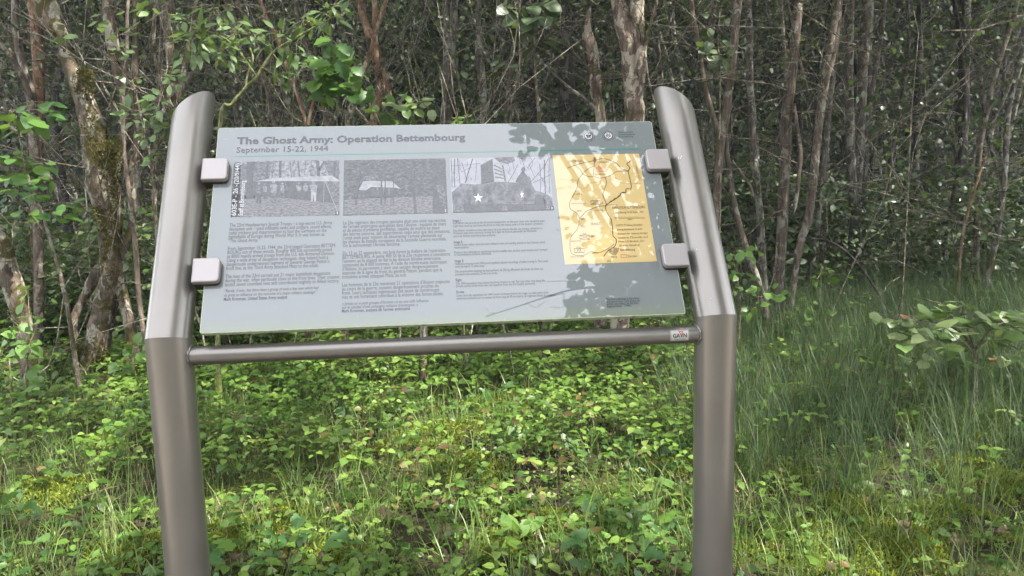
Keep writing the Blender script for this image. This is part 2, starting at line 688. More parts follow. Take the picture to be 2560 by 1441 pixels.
# crossbar with a weld bead at each end
P = np.array([[-SPAN / 2 + .02, 0, BAR_Z], [0, 0, BAR_Z], [SPAN / 2 - .02, 0, BAR_Z]])
V, F = tube(P, [BAR_R] * 3, 40, cap=False)
bar = obj('crossbar', raw_mesh('crossbar', V, F, [M_metal]), sign)
for s in (-1, 1):
    V, F = [], []
    nn, mm = 40, 8
    for i in range(nn):
        a = 2 * math.pi * i / nn
        # bead follows the saddle where the bar meets the round post
        yy, zz = math.cos(a) * (BAR_R + .001), math.sin(a) * (BAR_R + .001)
        xs = math.sqrt(max((DIA / 2) ** 2 - yy * yy, 1e-6))
        for j in range(mm):
            b = 2 * math.pi * j / mm
            rr = .0045 * (1 + .25 * math.sin(9 * a + j))
            V.append((s * (SPAN / 2 - xs - rr * .6 * math.cos(b)), yy + math.cos(a) * rr * math.sin(b), BAR_Z + zz + math.sin(a) * rr * math.sin(b)))
    for i in range(nn):
        for j in range(mm):
            F.append((i * mm + j, ((i + 1) % nn) * mm + j, ((i + 1) % nn) * mm + (j + 1) % mm, i * mm + (j + 1) % mm))
    obj('weld_bead', raw_mesh('weld_bead', V, F, [M_metal]), bar)

# printed board (local axes: x along the board, y up the board, z out of the face)
TH = .013
PM = Matrix(((1, 0, 0, PO[0]), (0, PA[1], PN[1], PO[1]), (0, PA[2], PN[2], PO[2]), (0, 0, 0, 1)))


def rounded(x0, y0, x1, y1, rs, seg=5):
    """rs: radii for corners bl, br, tr, tl"""
    pts = []
    for (cx, cyy, a0, r) in ((x0, y0, 180, rs[0]), (x1, y0, 270, rs[1]), (x1, y1, 0, rs[2]), (x0, y1, 90, rs[3])):
        sx = 1 if cx == x0 else -1
        sy = 1 if cyy == y0 else -1
        for k in range(seg + 1):
            a = R(a0 + 90 * k / seg)
            pts.append((cx + sx * r + r * math.cos(a), cyy + sy * r + r * math.sin(a)))
    return pts


def slab(pts, z0, z1, bev=.0, mb=None, mi=(0, 1)):
    """plate from an outline, top edge bevelled"""
    mb = mb or MB()
    n = len(pts)
    c = np.mean(pts, axis=0)
    pts = np.array(pts)

    def inset(d):
        o = []
        for i in range(n):
            e1 = pts[i] - pts[i - 1]
            e2 = pts[(i + 1) % n] - pts[i]
            nrm = np.array([-(e1[1] + e2[1]), e1[0] + e2[0]])
            nrm /= np.linalg.norm(nrm) + 1e-12
            o.append(pts[i] + nrm * d)
        return np.array(o)
    lv = [(pts, z0)]
    if bev:
        lv += [(pts, z1 - bev), (inset(bev * .3), z1 - bev * .3), (inset(bev), z1)]
    else:
        lv += [(pts, z1)]
    V = [(*p, z) for pp, z in lv for p in pp]
    F, MI = [], []
    for k in range(len(lv) - 1):
        for i in range(n):
            j = (i + 1) % n
            F.append((k * n + i, k * n + j, (k + 1) * n + j, (k + 1) * n + i))
            MI.append(mi[1])
    F.append(tuple((len(lv) - 1) * n + i for i in range(n)))
    MI.append(mi[0])
    F.append(tuple(range(n - 1, -1, -1)))
    MI.append(mi[1])
    base = mb.n
    mb.V.append(np.array(V))
    for f, q in zip(F, MI):
        mb.F.append(tuple(i + base for i in f))
        mb.M.append(q)
    mb.n += len(V)
    return mb


panel = obj('board', slab(rounded(0, 0, PW, PH, (.006,) * 4), -TH, 0, .0015).mesh('board', [M_board, M_edge], smooth=False), sign)
panel.matrix_local = PM


class Print:
    """flat print on the board, in board metres, at a small height over the face"""

    def __init__(s, mats):
        s.mb = MB()
        s.mats = mats

    def ix(s, m_):
        if m_ not in s.mats:
            s.mats.append(m_)
        return s.mats.index(m_)

    def poly(s, pts, m_, h):
        s.mb.add([(x, y, h) for x, y in pts], [tuple(range(len(pts)))], s.ix(m_))

    def line(s, pts, w, m_, h, n=0, closed=False):
        pts = np.array(pts, float)
        if closed:
            pts = np.vstack([pts, pts[:1]])
        if n:
            pts = spline(pts, n)
        d = np.gradient(pts, axis=0)
        d /= np.linalg.norm(d, axis=1)[:, None] + 1e-12
        nr = np.stack([-d[:, 1], d[:, 0]], 1) * w / 2
        V = np.vstack([np.c_[pts + nr, np.full(len(pts), h)], np.c_[pts - nr, np.full(len(pts), h)]])
        k = len(pts)
        s.mb.add(V, [(k + i, k + i + 1, i + 1, i) for i in range(k - 1)], s.ix(m_))

    def text(s, body, x, y, width, size, m_, h, bold=0, shear=0, rot=0, align='L'):
        V, F, w = glyphs(body, bold, shear)
        if not len(V):
            return
        sx = (width / w) if width else size
        P2 = np.c_[V[:, 0] * sx, V[:, 1] * size]
        if rot:
            c_, s_ = math.cos(rot), math.sin(rot)
            P2 = np.c_[P2[:, 0] * c_ - P2[:, 1] * s_, P2[:, 0] * s_ + P2[:, 1] * c_]
        s.mb.add(np.c_[P2[:, 0] + x, P2[:, 1] + y, np.full(len(P2), h)], F, s.ix(m_))

    def part(s, name, parent=panel, label=None):
        o = obj(name, s.mb.mesh(name, s.mats, smooth=False), parent)
        if label:
            o['label'] = label
        return o


_gl = {}


def glyphs(body, bold=0, shear=0):
    k = (body, bold, shear)
    if k in _gl:
        return _gl[k]
    cu = bpy.data.curves.new('lettering', 'FONT')
    cu.body = body
    cu.size = 1
    cu.resolution_u = 2
    cu.fill_mode = 'FRONT'
    cu.offset = bold
    cu.shear = shear
    o = bpy.data.objects.new('lettering', cu)
    me = bpy.data.meshes.new_from_object(o)
    V = np.zeros(len(me.vertices) * 3)
    me.vertices.foreach_get('co', V)
    V = V.reshape(-1, 3)[:, :2]
    F = [tuple(p.vertices) for p in me.polygons]
    # all letters face the reader
    F2 = []
    for f in F:
        q = V[list(f)]
        ar = np.sum(q[:, 0] * np.roll(q[:, 1], -1) - np.roll(q[:, 0], -1) * q[:, 1])
        F2.append(f if ar > 0 else f[::-1])
    bpy.data.objects.remove(o)
    bpy.data.curves.remove(cu)
    bpy.data.meshes.remove(me)
    w = V[:, 0].max() if len(V) else 1
    _gl[k] = (V, F2, w)
    return _gl[k]


CAP = .729
uvz1 = lambda x, y: uv(540 + x / 4.238, 300 + y / 4.238)       # zoomed views of the photo used for measuring
uvz2 = lambda x, y: uv(1100 + x / 3.792, 300 + y / 3.792)

# title
p = Print([I_title])
(ua, va), (ub, vb) = uv(592.4, 360.9), uv(1163, 354.5)
for q_, dx in enumerate((-.0004, 0, .0004)):
    p.text('The Ghost Army: Operation Bettembourg', ua + dx, va, ub - ua, .0285, I_title, .0006 + .00006 * q_, bold=.014)
p.part('title_lettering')
p = Print([I_title])
(ua, va), (ub, vb) = uv(590, 382.4), uv(820.3, 378.0)
p.text('September 15-22, 1944', ua, va, ub - ua, .0235, I_title, .0006)
p.part('date_lettering')
p = Print([I_teal])
(ua, va), (ub, vb) = uv(588.4, 391.5), uv(1598, 376.5)
p.poly([(ua, va - .0012), (ub, va - .0012), (ub, va + .0012), (ua, va + .0012)], I_teal, .0004)
p.part('teal_rule')


def block(lines, name, u, width=None):
    """lines: (text, v, size, bold, shear, width or None)"""
    q = Print([I_text])
    for t, v, sz, bo, sh, w in lines:
        q.text(t, u, v, w, sz, I_text, .0006, bold=bo, shear=sh)
    q.part(name)


def spread_v(pa, pb, n):
    a, b = uv(*pa)[1], uv(*pb)[1]
    return [a + (b - a) * i / max(n - 1, 1) for i in range(n)]


def para(texts, pa, pb, per, sz, bold=0, shear=0):
    vs = spread_v(pa, pb, len(texts))
    return [(t, v, sz, bold, shear, per * glyphs(t, bold, shear)[2]) for t, v in zip(texts, vs)]


u1 = uv(573.5, 568)[0]
w1 = (uv(830.6, 564)[0] - u1) / glyphs('The 23rd Headquarters Special Troops – a top-secret U.S. Army')[2]
sz = .0135
L = para(['The 23rd Headquarters Special Troops – a top-secret U.S. Army', 'deception unit – used inflatable tanks and artillery, sound effects,',
          'radio trickery and impersonation to fool the Germans on the', 'battlefields of Europe during World War II. It was known as', '“The Ghost Army.”'], (573.5, 568), (571.6, 607), w1, sz)
L += para(['From September 15-22, 1944, the 23rd staged Operation BETTEM-', 'BOURG out of these woods. Roughly 400 GIs successfully posed',
           'as 8000 heavily armed troops from the U.S. 6th Armored Division.', 'Using a wide array of deception techniques, they helped hold a',
           'dangerously undermanned segment of General George Patton’s', 'front line, as the Third Army attacked Metz to the south.'], (568.5, 626.4), (564.5, 676), w1, sz)
L += para(['The men of the 23rd carried out 21 major battlefield deceptions', 'during the war, often perilously close to the front lines. Their creative',
           'tactics saved countless lives and contributed mightily to Allied victory.'], (563, 696.5), (561, 716.7), w1, sz)
L += para(['“Rarely, if ever, has there been a group of such a few men which had', 'so great an influence on the outcome of a major military campaign.”'], (559.7, 731.8), (559.7, 742.5), w1 * .83, .0112, 0, .25)
L += para(['Mark Kronman, United States Army analyst'], (558.4, 752.8), (558.4, 752.8), w1 * .88, .0112, .018)
block(L, 'english_text', u1)
u2 = uv(857.2, 561.9)[0]
w2 = (uv(1114.3, 556)[0] - u2) / glyphs('Le 23e régiment des troupes spéciales était une unité top-secrète')[2]
L = para(['Le 23e régiment des troupes spéciales était une unité top-secrète', 'de l’armée américaine spécialisée dans l’illusion : équipée de chars',
          'et de pièces d’artillerie gonflables, capable de mettre en place', 'des leurres sonores, des supercheries radio ainsi que des imitations,',
          'l’unité avait pour mission de désorienter l’armée allemande sur', 'les champs de bataille européens de la Seconde Guerre mondiale.', 'On la surnommait l’Armée fantôme.'], (857.2, 561.9), (857, 619), w2, sz)
L += para(['Du 15 au 22 septembre, ces bois furent le théâtre de l’opération', 'BETTEMBOURG. À peine 400 GI de la 23e réussirent à convaincre',
           'l’ennemi qu’ils étaient en fait la 6e division blindée américaine,', 'composée de 8 000 hommes. À l’aide de nombreuses techniques',
           'd’illusion, ils parvinrent à tenir une section dangereusement', 'exposée de la ligne de front du général Patton, pendant que la', 'troisième armée attaquait Metz, au sud.'], (857, 638.4), (856.6, 697.3), w2, sz)
L += para(['Les hommes de la 23e menèrent 21 opérations d’illusion majeures', 'au cours de la guerre, souvent dangereusement proches du',
           'front. Leurs tactiques ingénieuses ont sauvé de nombreuses', 'vies et ont fortement contribué à la victoire des forces alliées.'], (855.8, 717.5), (855.3, 747.8), w2, sz)
L += para(['« Jamais un si petit groupe d’homme n’a eu une telle influence', 'sur le résultat d’une campagne militaire d’envergure. »'], (855.8, 763.7), (855.8, 773), w2 * .85, .0112, 0, .25)
L += para(['Mark Kronman, analyste de l’armée américaine'], (855.8, 782), (855.8, 782), w2 * .88, .0112, .018)
block(L, 'french_text', u2)
u3 = uv(1131.5, 556)[0]
z4 = lambda x, y: (1100 + x / 3.765, 530 + y / 3.765)
w3 = (uv(*z4(985, 96))[0] - u3) / glyphs('Staff officers set up a phony 6th Armored headquarters on this spot. Even now, deceptive jeeps')[2]
s3 = .0088
L = []
for ya, t, bo in ((95, 'Image 1:', .02), (118, 'Staff officers set up a phony 6th Armored headquarters on this spot. Even now, deceptive jeeps', 0),
                  (145, 'might have raced up and down the front to make the enemy aware of the division’s presence.', 0),
                  (188, 'Des officiers installent un faux état-major de la 6e division blindée. Les troupes utilisèrent ici', 0),
                  (212, '50 fausses jeeps pour parcourir le long de la ligne de front et persuader les Allemands', 0),
                  (240, 'que la 6e division était bel et bien présente.', 0),
                  (297, 'Image 2:', .02), (322, 'Several dozen rubber dummies were inflated in the surrounding woods to fool German aerial', 0), (347, 'reconnaissance.', 0),
                  (393, 'Plusieurs faux véhicules en caoutchouc furent installés dans les bois environnants pour tromper', 0), (415, 'la reconnaissance aérienne allemande.', 0),
                  (475, 'Image 3:', .02), (502, 'Halftracks mounted with 500-pound speakers played recordings of tanks moving in. The sound', 0), (527, 'could be heard 15 miles away.', 0),
                  (573, 'Des autochenilles équipées de haut-parleurs de 250 kg diffusaient des bruits de chars qui', 0), (600, 'pouvaient être entendus 25 km à la ronde.', 0),
                  (655, 'Right:', .02), (687, 'This 1944 operations map shows the phony division in red. The only other unit along this', 0), (712, '25-mile section of the front was one squadron from the 3rd Cavalry (armored).', 0),
                  (768, 'Droite:', .02), (800, 'Cette carte des opérations de 1944 montre la fausse division en rouge. La seule autre unité', 0), (828, 'américaine présente sur ce secteur du front long de 40 km était le 3e régiment blindé de cavalerie.', 0)):
    L.append((t, uv(*z4(120 + (ya - 95) * .045, ya))[1], s3 * (1.1 if bo else 1), bo, 0, w3 * glyphs(t, bo, 0)[2] * (1.12 if bo else 1)))
block(L, 'caption_text', u3)
L = []
for ya, t, bo in ((835, 'This panel is dedicated to the soldiers', 0), (858, 'who served here. Cette plaque est', 0), (880, 'dédiée aux soldats de ces bois,', 0), (902, 'September 1944.', 0)):
    L.append((t, uv(*z4(1565, ya))[1], .0088, bo, 0, {835: .080, 858: .080, 880: .076, 902: .058}[ya]))
block(L, 'credit_text', uv(*z4(1565, 860))[0])

# first photograph on the board
H0, H1, H2, H3, H4 = .0003, .0005, .0007, .0009, .0011


def box_uv(tl, br):
    (a, b), (c, d) = uv(*tl), uv(*br)
    return a, d, c, b


def frame_photo(x0, y0, x1, y1, m_):
    q = Print([m_])
    q.poly([(x0, y0), (x1, y0), (x1, y1), (x0, y1)], m_, H0)
    return q


def digit(q, x1, y0, t):
    q.poly([(x1 - .0105, y0), (x1, y0), (x1, y0 + .0115), (x1 - .0105, y0 + .0115)], P_dark, H3)
    q.text(t, x1 - .0075, y0 + .0025, .004, .0095, I_white, H4, bold=.02)


ua, va = uv(580.5, 405)
ub = uv(848.4, 520)[0]
vb = (uv(848, 539)[1] + uv(576, 544.7)[1]) / 2
ua = uv(580, 500)[0]
q = frame_photo(ua, vb, ub, va, P_sky)
Z = uvz1


def zp(q, pts, m_, h):
    pts = [Z(*a) for a in pts]
    ar = sum(pts[i - 1][0] * pts[i][1] - pts[i][0] * pts[i - 1][1] for i in range(len(pts)))
    q.poly(pts if ar > 0 else pts[::-1], m_, h)


def fig(q, x, y0, y1, w, shirt, legs, h):
    """small printed figure: head, trunk, legs"""
    t = y1 - y0
    zp(q, [(x + w * .22 * math.cos(a), y0 + t * .07 + t * .07 * math.sin(a)) for a in np.linspace(0, 2 * math.pi, 9)[:-1]], P_fig, h)
    zp(q, [(x - w * .5, y0 + t * .2), (x - w * .2, y0 + t * .15), (x + w * .25, y0 + t * .15), (x + w * .5, y0 + t * .22), (x + w * .35, y0 + t * .55), (x - w * .32, y0 + t * .55)], shirt, h)
    zp(q, [(x - w * .32, y0 + t * .55), (x + w * .34, y0 + t * .55), (x + w * .3, y1), (x + w * .08, y1), (x, y0 + t * .65), (x - w * .12, y1), (x - w * .34, y1)], legs, h)


zp(q, [(165, 800), (1303, 820), (1303, 1012), (156, 1030)], P_grnd, H1)
zp(q, [(190, 470), (330, 470), (420, 830), (165, 850), (165, 700)], P_mid, H1)
zp(q, [(325, 447), (410, 445), (395, 640), (400, 830), (320, 830)], P_dark, H2)
zp(q, [(410, 447), (600, 443), (560, 640), (400, 655)], P_mid, H1)
zp(q, [(1130, 436), (1304, 432), (1304, 640), (1200, 600)], P_mid, H1)
for xa, xb, w_, yb, m_ in ((682, 679, 14, 625, P_dark), (785, 800, 6, 610, P_mid), (868, 884, 8, 600, P_dark), (1075, 1090, 17, 600, P_dark), (950, 938, 4, 590, P_mid), (548, 540, 11, 640, P_dark), (1262, 1250, 13, 620, P_dark), (610, 590, 6, 640, P_mid), (1010, 1000, 4, 590, P_mid)):
    zp(q, [(xa - w_, 436), (xa + w_, 436), (xb + w_ * .9, yb), (xb - w_ * .9, yb)], m_, H2)
zp(q, [(1085, 520), (1140, 440), (1156, 440), (1098, 540)], P_dark, H2)
zp(q, [(400, 655), (740, 650), (1300, 655), (1302, 885), (1150, 872), (740, 830), (400, 800)], P_dark, H2)
zp(q, [(410, 655), (600, 620), (850, 608), (1080, 600), (1230, 592), (1304, 640), (1304, 656), (750, 652)], P_light, H3)
zp(q, [(1160, 657), (1304, 655), (1303, 880), (1250, 870)], P_mid, H3)
for x, y0, y1, w_, sh_, lg in ((455, 664, 880, 74, P_mid, P_dark), (520, 676, 840, 50, P_fig, P_dark), (612, 648, 880, 84, P_fig, P_mid), (705, 668, 830, 60, P_fig, P_mid), (742, 676, 800, 40, P_mid, P_dark), (880, 668, 830, 62, P_fig, P_dark), (950, 672, 830, 58, P_fig, P_dark), (1035, 656, 868, 86, P_fig, P_light)):
    fig(q, x, y0, y1, w_, sh_, lg, H4)
q.line([Z(1158, 657), Z(1285, 970)], .0014, P_light, H4)
q.line([Z(1148, 657), Z(1140, 880)], .0010, P_light, H4)
q.poly([Z(156, 1030), Z(250, 1027), Z(262, 450), Z(196, 452)], P_mid, H1)
a, b = Z(212, 1020), Z(240, 455)
q.text('603E-P - 26 -(20/9/44)', a[0], a[1], (b[1] - a[1]) * .98, .0155, I_white, H4, bold=.012, rot=math.pi / 2)
a, b = Z(285, 1018), Z(310, 640)
q.text('Staff at Bettembourg', a[0], a[1], (b[1] - a[1]) * .98, .0155, I_white, H4, bold=.01, rot=math.pi / 2)
digit(q, ub, vb, '1')
q.part('photo_print', label='black and white print of men by a tent in woods')

# second photograph
ua, ub = uv(859, 470)[0], uv(1116.4, 470)[0]
va, vb = uv(859.3, 401.5)[1], (uv(1119.8, 533.6)[1] + uv(859, 538.8)[1]) / 2
q = frame_photo(ua, vb, ub, va, P_wood)
zp(q, [(1357, 850), (1700, 830), (2000, 820), (2430, 800), (2440, 985), (1357, 1005)], P_grnd, H1)
zp(q, [(1580, 600), (1640, 582), (1740, 585), (1700, 650), (1590, 648)], P_mid, H2)
zp(q, [(1560, 655), (1620, 648), (1860, 652), (1960, 735), (1880, 720), (1640, 715), (1590, 750), (1510, 745)], P_light, H2)
zp(q, [(1640, 717), (1880, 720), (1880, 820), (1590, 820), (1590, 760)], P_dark, H3)
for x in (1700, 1770, 1820):
    zp(q, [(x, 725), (x + 22, 725), (x + 22, 800), (x, 800)], P_mid, H4)
for xa, xb, w_ in ((1755, 1750, 7), (1795, 1790, 6), (1880, 1882, 4), (2065, 2115, 15), (1530, 1480, 8), (2340, 2345, 48), (2420, 2405, 14)):
    y0, y1 = (440, 990) if w_ > 10 else (560, 900)
    zp(q, [(xa - w_, y0), (xa + w_, y0), (xb + w_, y1), (xb - w_, y1)], P_dark, H4)
zp(q, [(2330, 700), (2400, 690), (2435, 800), (2430, 920), (2395, 915)], P_mid, H4 + .0001)
digit(q, ub, vb, '2')
q.part('photo_print', label='black and white print of a tent hidden among trees')

# third photograph
Z = uvz2
ua, ub = uv(1127, 464)[0], uv(1377.8, 459)[0]
va, vb = (uv(1123.2, 396.3)[1] + uv(1371.6, 391.8)[1]) / 2, (uv(1384, 526.3)[1] + uv(1131, 532.6)[1]) / 2
P_bright = ink('photo_bright_sky', None, 40, (.19, .19, .21), (.26, .26, .28))
q = frame_photo(ua, vb, ub, va, P_bright)
r_ = random.Random(3)
for x0, y0, x1, y1, w_ in ((140, 640, 140, 370, .0022), (190, 610, 165, 370, .0016), (240, 600, 310, 370, .0026), (250, 560, 205, 400, .0014), (115, 640, 105, 375, .0014), (100, 440, 380, 415, .0008),
                           (200, 500, 300, 450, .0008), (330, 600, 345, 380, .0008), (1000, 700, 990, 380, .0026), (1040, 700, 1035, 370, .0014), (950, 690, 945, 420, .0014), (980, 470, 1030, 360, .0014),
                           (870, 580, 1000, 420, .0012), (880, 600, 1050, 520, .001), (800, 450, 770, 360, .0012), (830, 460, 900, 365, .0012), (700, 470, 680, 370, .001), (640, 600, 740, 420, .0014), (900, 550, 840, 420, .001), (560, 440, 620, 370, .001), (1010, 640, 930, 500, .001)):
    q.line([Z(x0, y0), Z((x0 + x1) / 2 + r_.uniform(-8, 8), (y0 + y1) / 2), Z(x1, y1)], w_, P_dark, H1, 3)
for k in range(46):
    x0, y0 = r_.uniform(95, 1030), r_.uniform(365, 620)
    if 370 < x0 < 640:
        continue
    q.line([Z(x0, y0), Z(x0 + r_.uniform(-40, 40), max(362, y0 - r_.uniform(15, 60)))], .0007, P_dark, H1)
zp(q, [(510, 360), (700, 352), (710, 390), (640, 420), (560, 400)], P_mid, H1)
zp(q, [(113, 690), (170, 640), (200, 605), (330, 615), (560, 590), (640, 590), (730, 600), (860, 590), (900, 670), (1000, 700), (1065, 745), (1070, 855), (125, 880)], P_camo, H2)
zp(q, [(385, 430), (497, 372), (512, 590), (392, 606)], P_dark, H3)
q.line([Z(388, 515), Z(505, 498)], .0008, P_mid, H4)
zp(q, [(497, 372), (590, 440), (630, 590), (512, 590)], P_light, H3)
for k in range(4):
    q.line([Z(510 + 4 * k, 430 + 38 * k), Z(585 + 6 * k, 468 + 30 * k)], .003, P_dark, H4)
zp(q, [(585, 435), (600, 430), (628, 580), (612, 588)], P_mid, H4)
# crew on top
zp(q, [(715, 590), (740, 540), (770, 500), (800, 500), (840, 555), (868, 580), (865, 600), (800, 640), (760, 600)], P_dark, H3)
zp(q, [(770, 470), (785, 448), (805, 455), (808, 480), (795, 500), (775, 495)], P_dark, H3)
zp(q, [(790, 540), (850, 540), (868, 590), (830, 620), (795, 600)], P_mid, H4)
zp(q, [(240, 810), (370, 802), (620, 800), (1070, 800), (1070, 856), (240, 880)], P_dark, H3)
zp(q, [(662, 770), (900, 775), (905, 800), (665, 805)], P_mid, H4)
zp(q, [(570, 870), (600, 820), (630, 820), (640, 868)], P_mid, H4)
zp(q, [(120, 830), (180, 810), (230, 830), (225, 876), (125, 880)], P_mid, H4)


def star(q, cx, cyy, r, m_, h, tilt=0, sq=1):
    pts = []
    for k in range(10):
        a = math.pi / 2 + k * math.pi / 5 + tilt
        rr = r if k % 2 == 0 else r * .40
        pts.append((cx + rr * math.cos(a) * sq, cyy - rr * math.sin(a)))
    # as a fan so the star fills cleanly
    C = Z(cx, cyy)
    for k in range(10):
        a, b = Z(*pts[k]), Z(*pts[(k + 1) % 10])
        tri = [C, a, b]
        ar = (a[0] - C[0]) * (b[1] - C[1]) - (b[0] - C[0]) * (a[1] - C[1])
        q.poly(tri if ar > 0 else tri[::-1], m_, h)


I_star = ink('photo_star', (.5, .5, .5))
star(q, 362, 742, 48, I_star, H4)
star(q, 777, 712, 40, I_star, H4, .1, .5)
zp(q, [(420, 660), (560, 650), (550, 740), (420, 800)], P_camo, H3)
zp(q, [(905, 720), (930, 708), (955, 715), (1000, 760), (1000, 850), (890, 855)], P_dark, H4)
zp(q, [(970, 705), (1000, 700), (1040, 740), (1045, 850), (1000, 850)], P_mid, H4)
digit(q, ub, vb, '3')
q.part('photo_print', label='black and white print of a camouflaged army vehicle with stars')

# map
ua, ub = (uv(1381.6, 390.2)[0] + uv(1411.7, 662.6)[0]) / 2, (uv(1598, 383.3)[0] + uv(1641.4, 653.4)[0]) / 2
va, vb = (uv(1381.6, 390.2)[1] + uv(1598, 383.3)[1]) / 2, (uv(1411.7, 662.6)[1] + uv(1641.4, 653.4)[1]) / 2
q = frame_photo(ua, vb, ub, va, I_map)
mpx = lambda *a: [Z(*t) for t in a]
for w_, m_, pts in (
    (.0019, I_maproad, ((1205, 460), (1290, 428), (1380, 405), (1460, 388), (1545, 368), (1640, 395), (1690, 430), (1720, 465), (1790, 485))),
    (.0017, I_maproad, ((1285, 430), (1330, 475), (1360, 520), (1420, 540), (1455, 535))),
    (.0017, I_maproad, ((1465, 355), (1462, 430), (1452, 530))),
    (.0017, I_maproad, ((1455, 440), (1400, 470), (1345, 520), (1310, 575), (1300, 640), (1272, 700), (1228, 790), (1240, 850), (1290, 880), (1325, 935))),
    (.0017, I_maproad, ((1455, 535), (1500, 552), (1560, 548), (1620, 525), (1680, 490), (1790, 490))),
    (.0015, I_maproad, ((1565, 548), (1578, 600), (1545, 710), (1575, 790), (1565, 820))),
    (.0019, I_maproad, ((1325, 935), (1385, 870), (1440, 845), (1510, 820), (1570, 818))),
    (.0015, I_maproad, ((1325, 935), (1305, 1030), (1250, 1100), (1232, 1160), (1250, 1270), (1360, 1285), (1430, 1250), (1500, 1262), (1580, 1230), (1650, 1180))),
    (.0019, I_mapline, ((1812, 388), (1770, 420), (1800, 455), (1785, 490), (1800, 560), (1812, 650), (1765, 655), (1760, 690), (1715, 695), (1700, 725), (1650, 760), (1600, 790), (1570, 820), (1580, 880), (1620, 940), (1635, 1030), (1640, 1100), (1672, 1140), (1655, 1200), (1600, 1235), (1550, 1295))),
    (.0007, I_mapfaint, ((1140, 565), (1220, 575), (1265, 570), (1300, 580))),
    (.0007, I_mapfaint, ((1305, 640), (1380, 650), (1430, 600), (1500, 590), (1530, 560))),
    (.0007, I_mapfaint, ((1620, 540), (1680, 560), (1710, 595), (1780, 605), (1905, 605))),
    (.0007, I_mapfaint, ((1590, 1130), (1620, 1060), (1610, 960))),
):
    q.line(mpx(*pts), w_, m_, H1, 5)
zg = [Z(*t) for t in ((1575, 815), (1620, 770), (1640, 765), (1655, 745), (1680, 740), (1690, 720), (1715, 715), (1725, 690), (1755, 685))]
q.line(zg, .0013, I_mapline, H2, 2)
for (x0, y0, x1, y1, m_) in ((1480, 458, 1572, 492, I_red), (1430, 768, 1522, 802, I_mapline), (1325, 1094, 1420, 1132, I_mapline), (1272, 1222, 1368, 1258, I_mapline), (1715, 1280, 1768, 1308, I_red)):
    q.line(mpx((x0, y0), (x1, y0), (x1, y1), (x0, y1)), .0012, m_, H2, closed=True)
q.line([Z(1526 + 24 * math.cos(t), 475 + 10 * math.sin(t)) for t in np.linspace(0, 6.28, 14)], .0010, I_red, H2)
q.line([Z(1476 + 24 * math.cos(t), 787 + 10 * math.sin(t)) for t in np.linspace(0, 6.28, 14)], .0008, I_mapline, H2)
q.line(mpx((1430, 802), (1522, 768)), .0008, I_mapline, H2)
q.line(mpx((1325, 1094), (1420, 1132)), .0008, I_mapline, H2)
q.line(mpx((1325, 1132), (1420, 1094)), .0008, I_mapline, H2)
zp(q, [(1610, 1222), (1650, 1212), (1698, 1215), (1690, 1250), (1665, 1285), (1640, 1280), (1612, 1268), (1598, 1245)], I_mapfaint, H1)
zp(q, [(1455, 360), (1475, 360), (1485, 390), (1470, 408), (1452, 395)], I_mapfaint, H1)
for t, x, y, x2, m_, s_ in (('LUXEMBOURG', 1215, 405, 1365, I_maproad, .010), ('LUXEMBOURG', 1495, 410, 1600, I_mapline, .006), ('BETTEMBOURG', 1468, 525, 1570, I_mapline, .006), ('XX', 1500, 455, 1535, I_red, .008), ('6', 1578, 482, 1590, I_red, .008),
                              ('AUMETZ', 1285, 712, 1345, I_mapline, .005), ('AUDUN LE ROMAN', 1242, 800, 1382, I_mapline, .005), ('3', 1530, 798, 1545, I_mapline, .008), ('THIONVILLE', 1578, 815, 1680, I_mapline, .005),
                              ('BRIEY', 1300, 870, 1350, I_mapline, .005), ('HAYANGE', 1465, 865, 1545, I_mapline, .005), ('OPERATION BETTEMBOURG', 1632, 848, 1945, I_mapline, .0105), ('Luxembourg 15-22 Sept. 1944', 1645, 890, 1928, I_mapline, .0085),
                              ('MILES', 1780, 952, 1822, I_mapline, .005), ('METZ', 1330, 950, 1380, I_mapline, .006), ('FRANCE', 1430, 1000, 1525, I_maproad, .010), ('METZ', 1335, 1022, 1380, I_maproad, .006),
                              ('XX', 1352, 1090, 1390, I_mapline, .007), ('90', 1430, 1118, 1458, I_mapline, .009), ('GRAVELOTTE', 1240, 1158, 1335, I_mapline, .005), ('XXX', 1292, 1218, 1335, I_mapline, .006), ('XX', 1298, 1250, 1342, I_mapline, .010),
                              ('PONT A MOUSSON', 1240, 1308, 1365, I_mapline, .005), ('NANCY', 1430, 1270, 1500, I_mapline, .005), ('NOTE: Fictitious boundary', 1672, 1010, 1922, I_mapline, .0075), ('along between 6 and', 1678, 1050, 1912, I_mapline, .0075),
                              ('Except for enemy bridge', 1685, 1090, 1970, I_mapline, .0075), ('heads in Thionville and', 1690, 1128, 1972, I_mapline, .0075), ('Metz US 83 Arm. Div.', 1692, 1165, 1945, I_mapline, .0075), ('20 miles North of', 1698, 1202, 1895, I_mapline, .0075),
                              ('Bettembourg', 1708, 1245, 1850, I_mapline, .0095), ('METZ', 1620, 1310, 1680, I_mapline, .006), ('23rd Unit', 1780, 1305, 1868, I_mapline, .008), ('(4)', 1582, 1350, 1618, I_mapline, .009)):
    a, b = Z(x, y), Z(x2, y)
    q.text(t, a[0], a[1], b[0] - a[0], s_, m_, H2)
gm = 'GERMANY'
for k, ch in enumerate(gm):
    a = Z(1852 + 6 * k, 455 + 20 * k)
    q.text(ch, a[0], a[1], .0045, .0075, I_maproad, H2)
q.line(mpx((1655, 925), (1940, 925), (1940, 935), (1655, 938)), .0006, I_mapline, H2, closed=True)
q.part('map_print', label='cream hand drawn operations map print with roads and river')

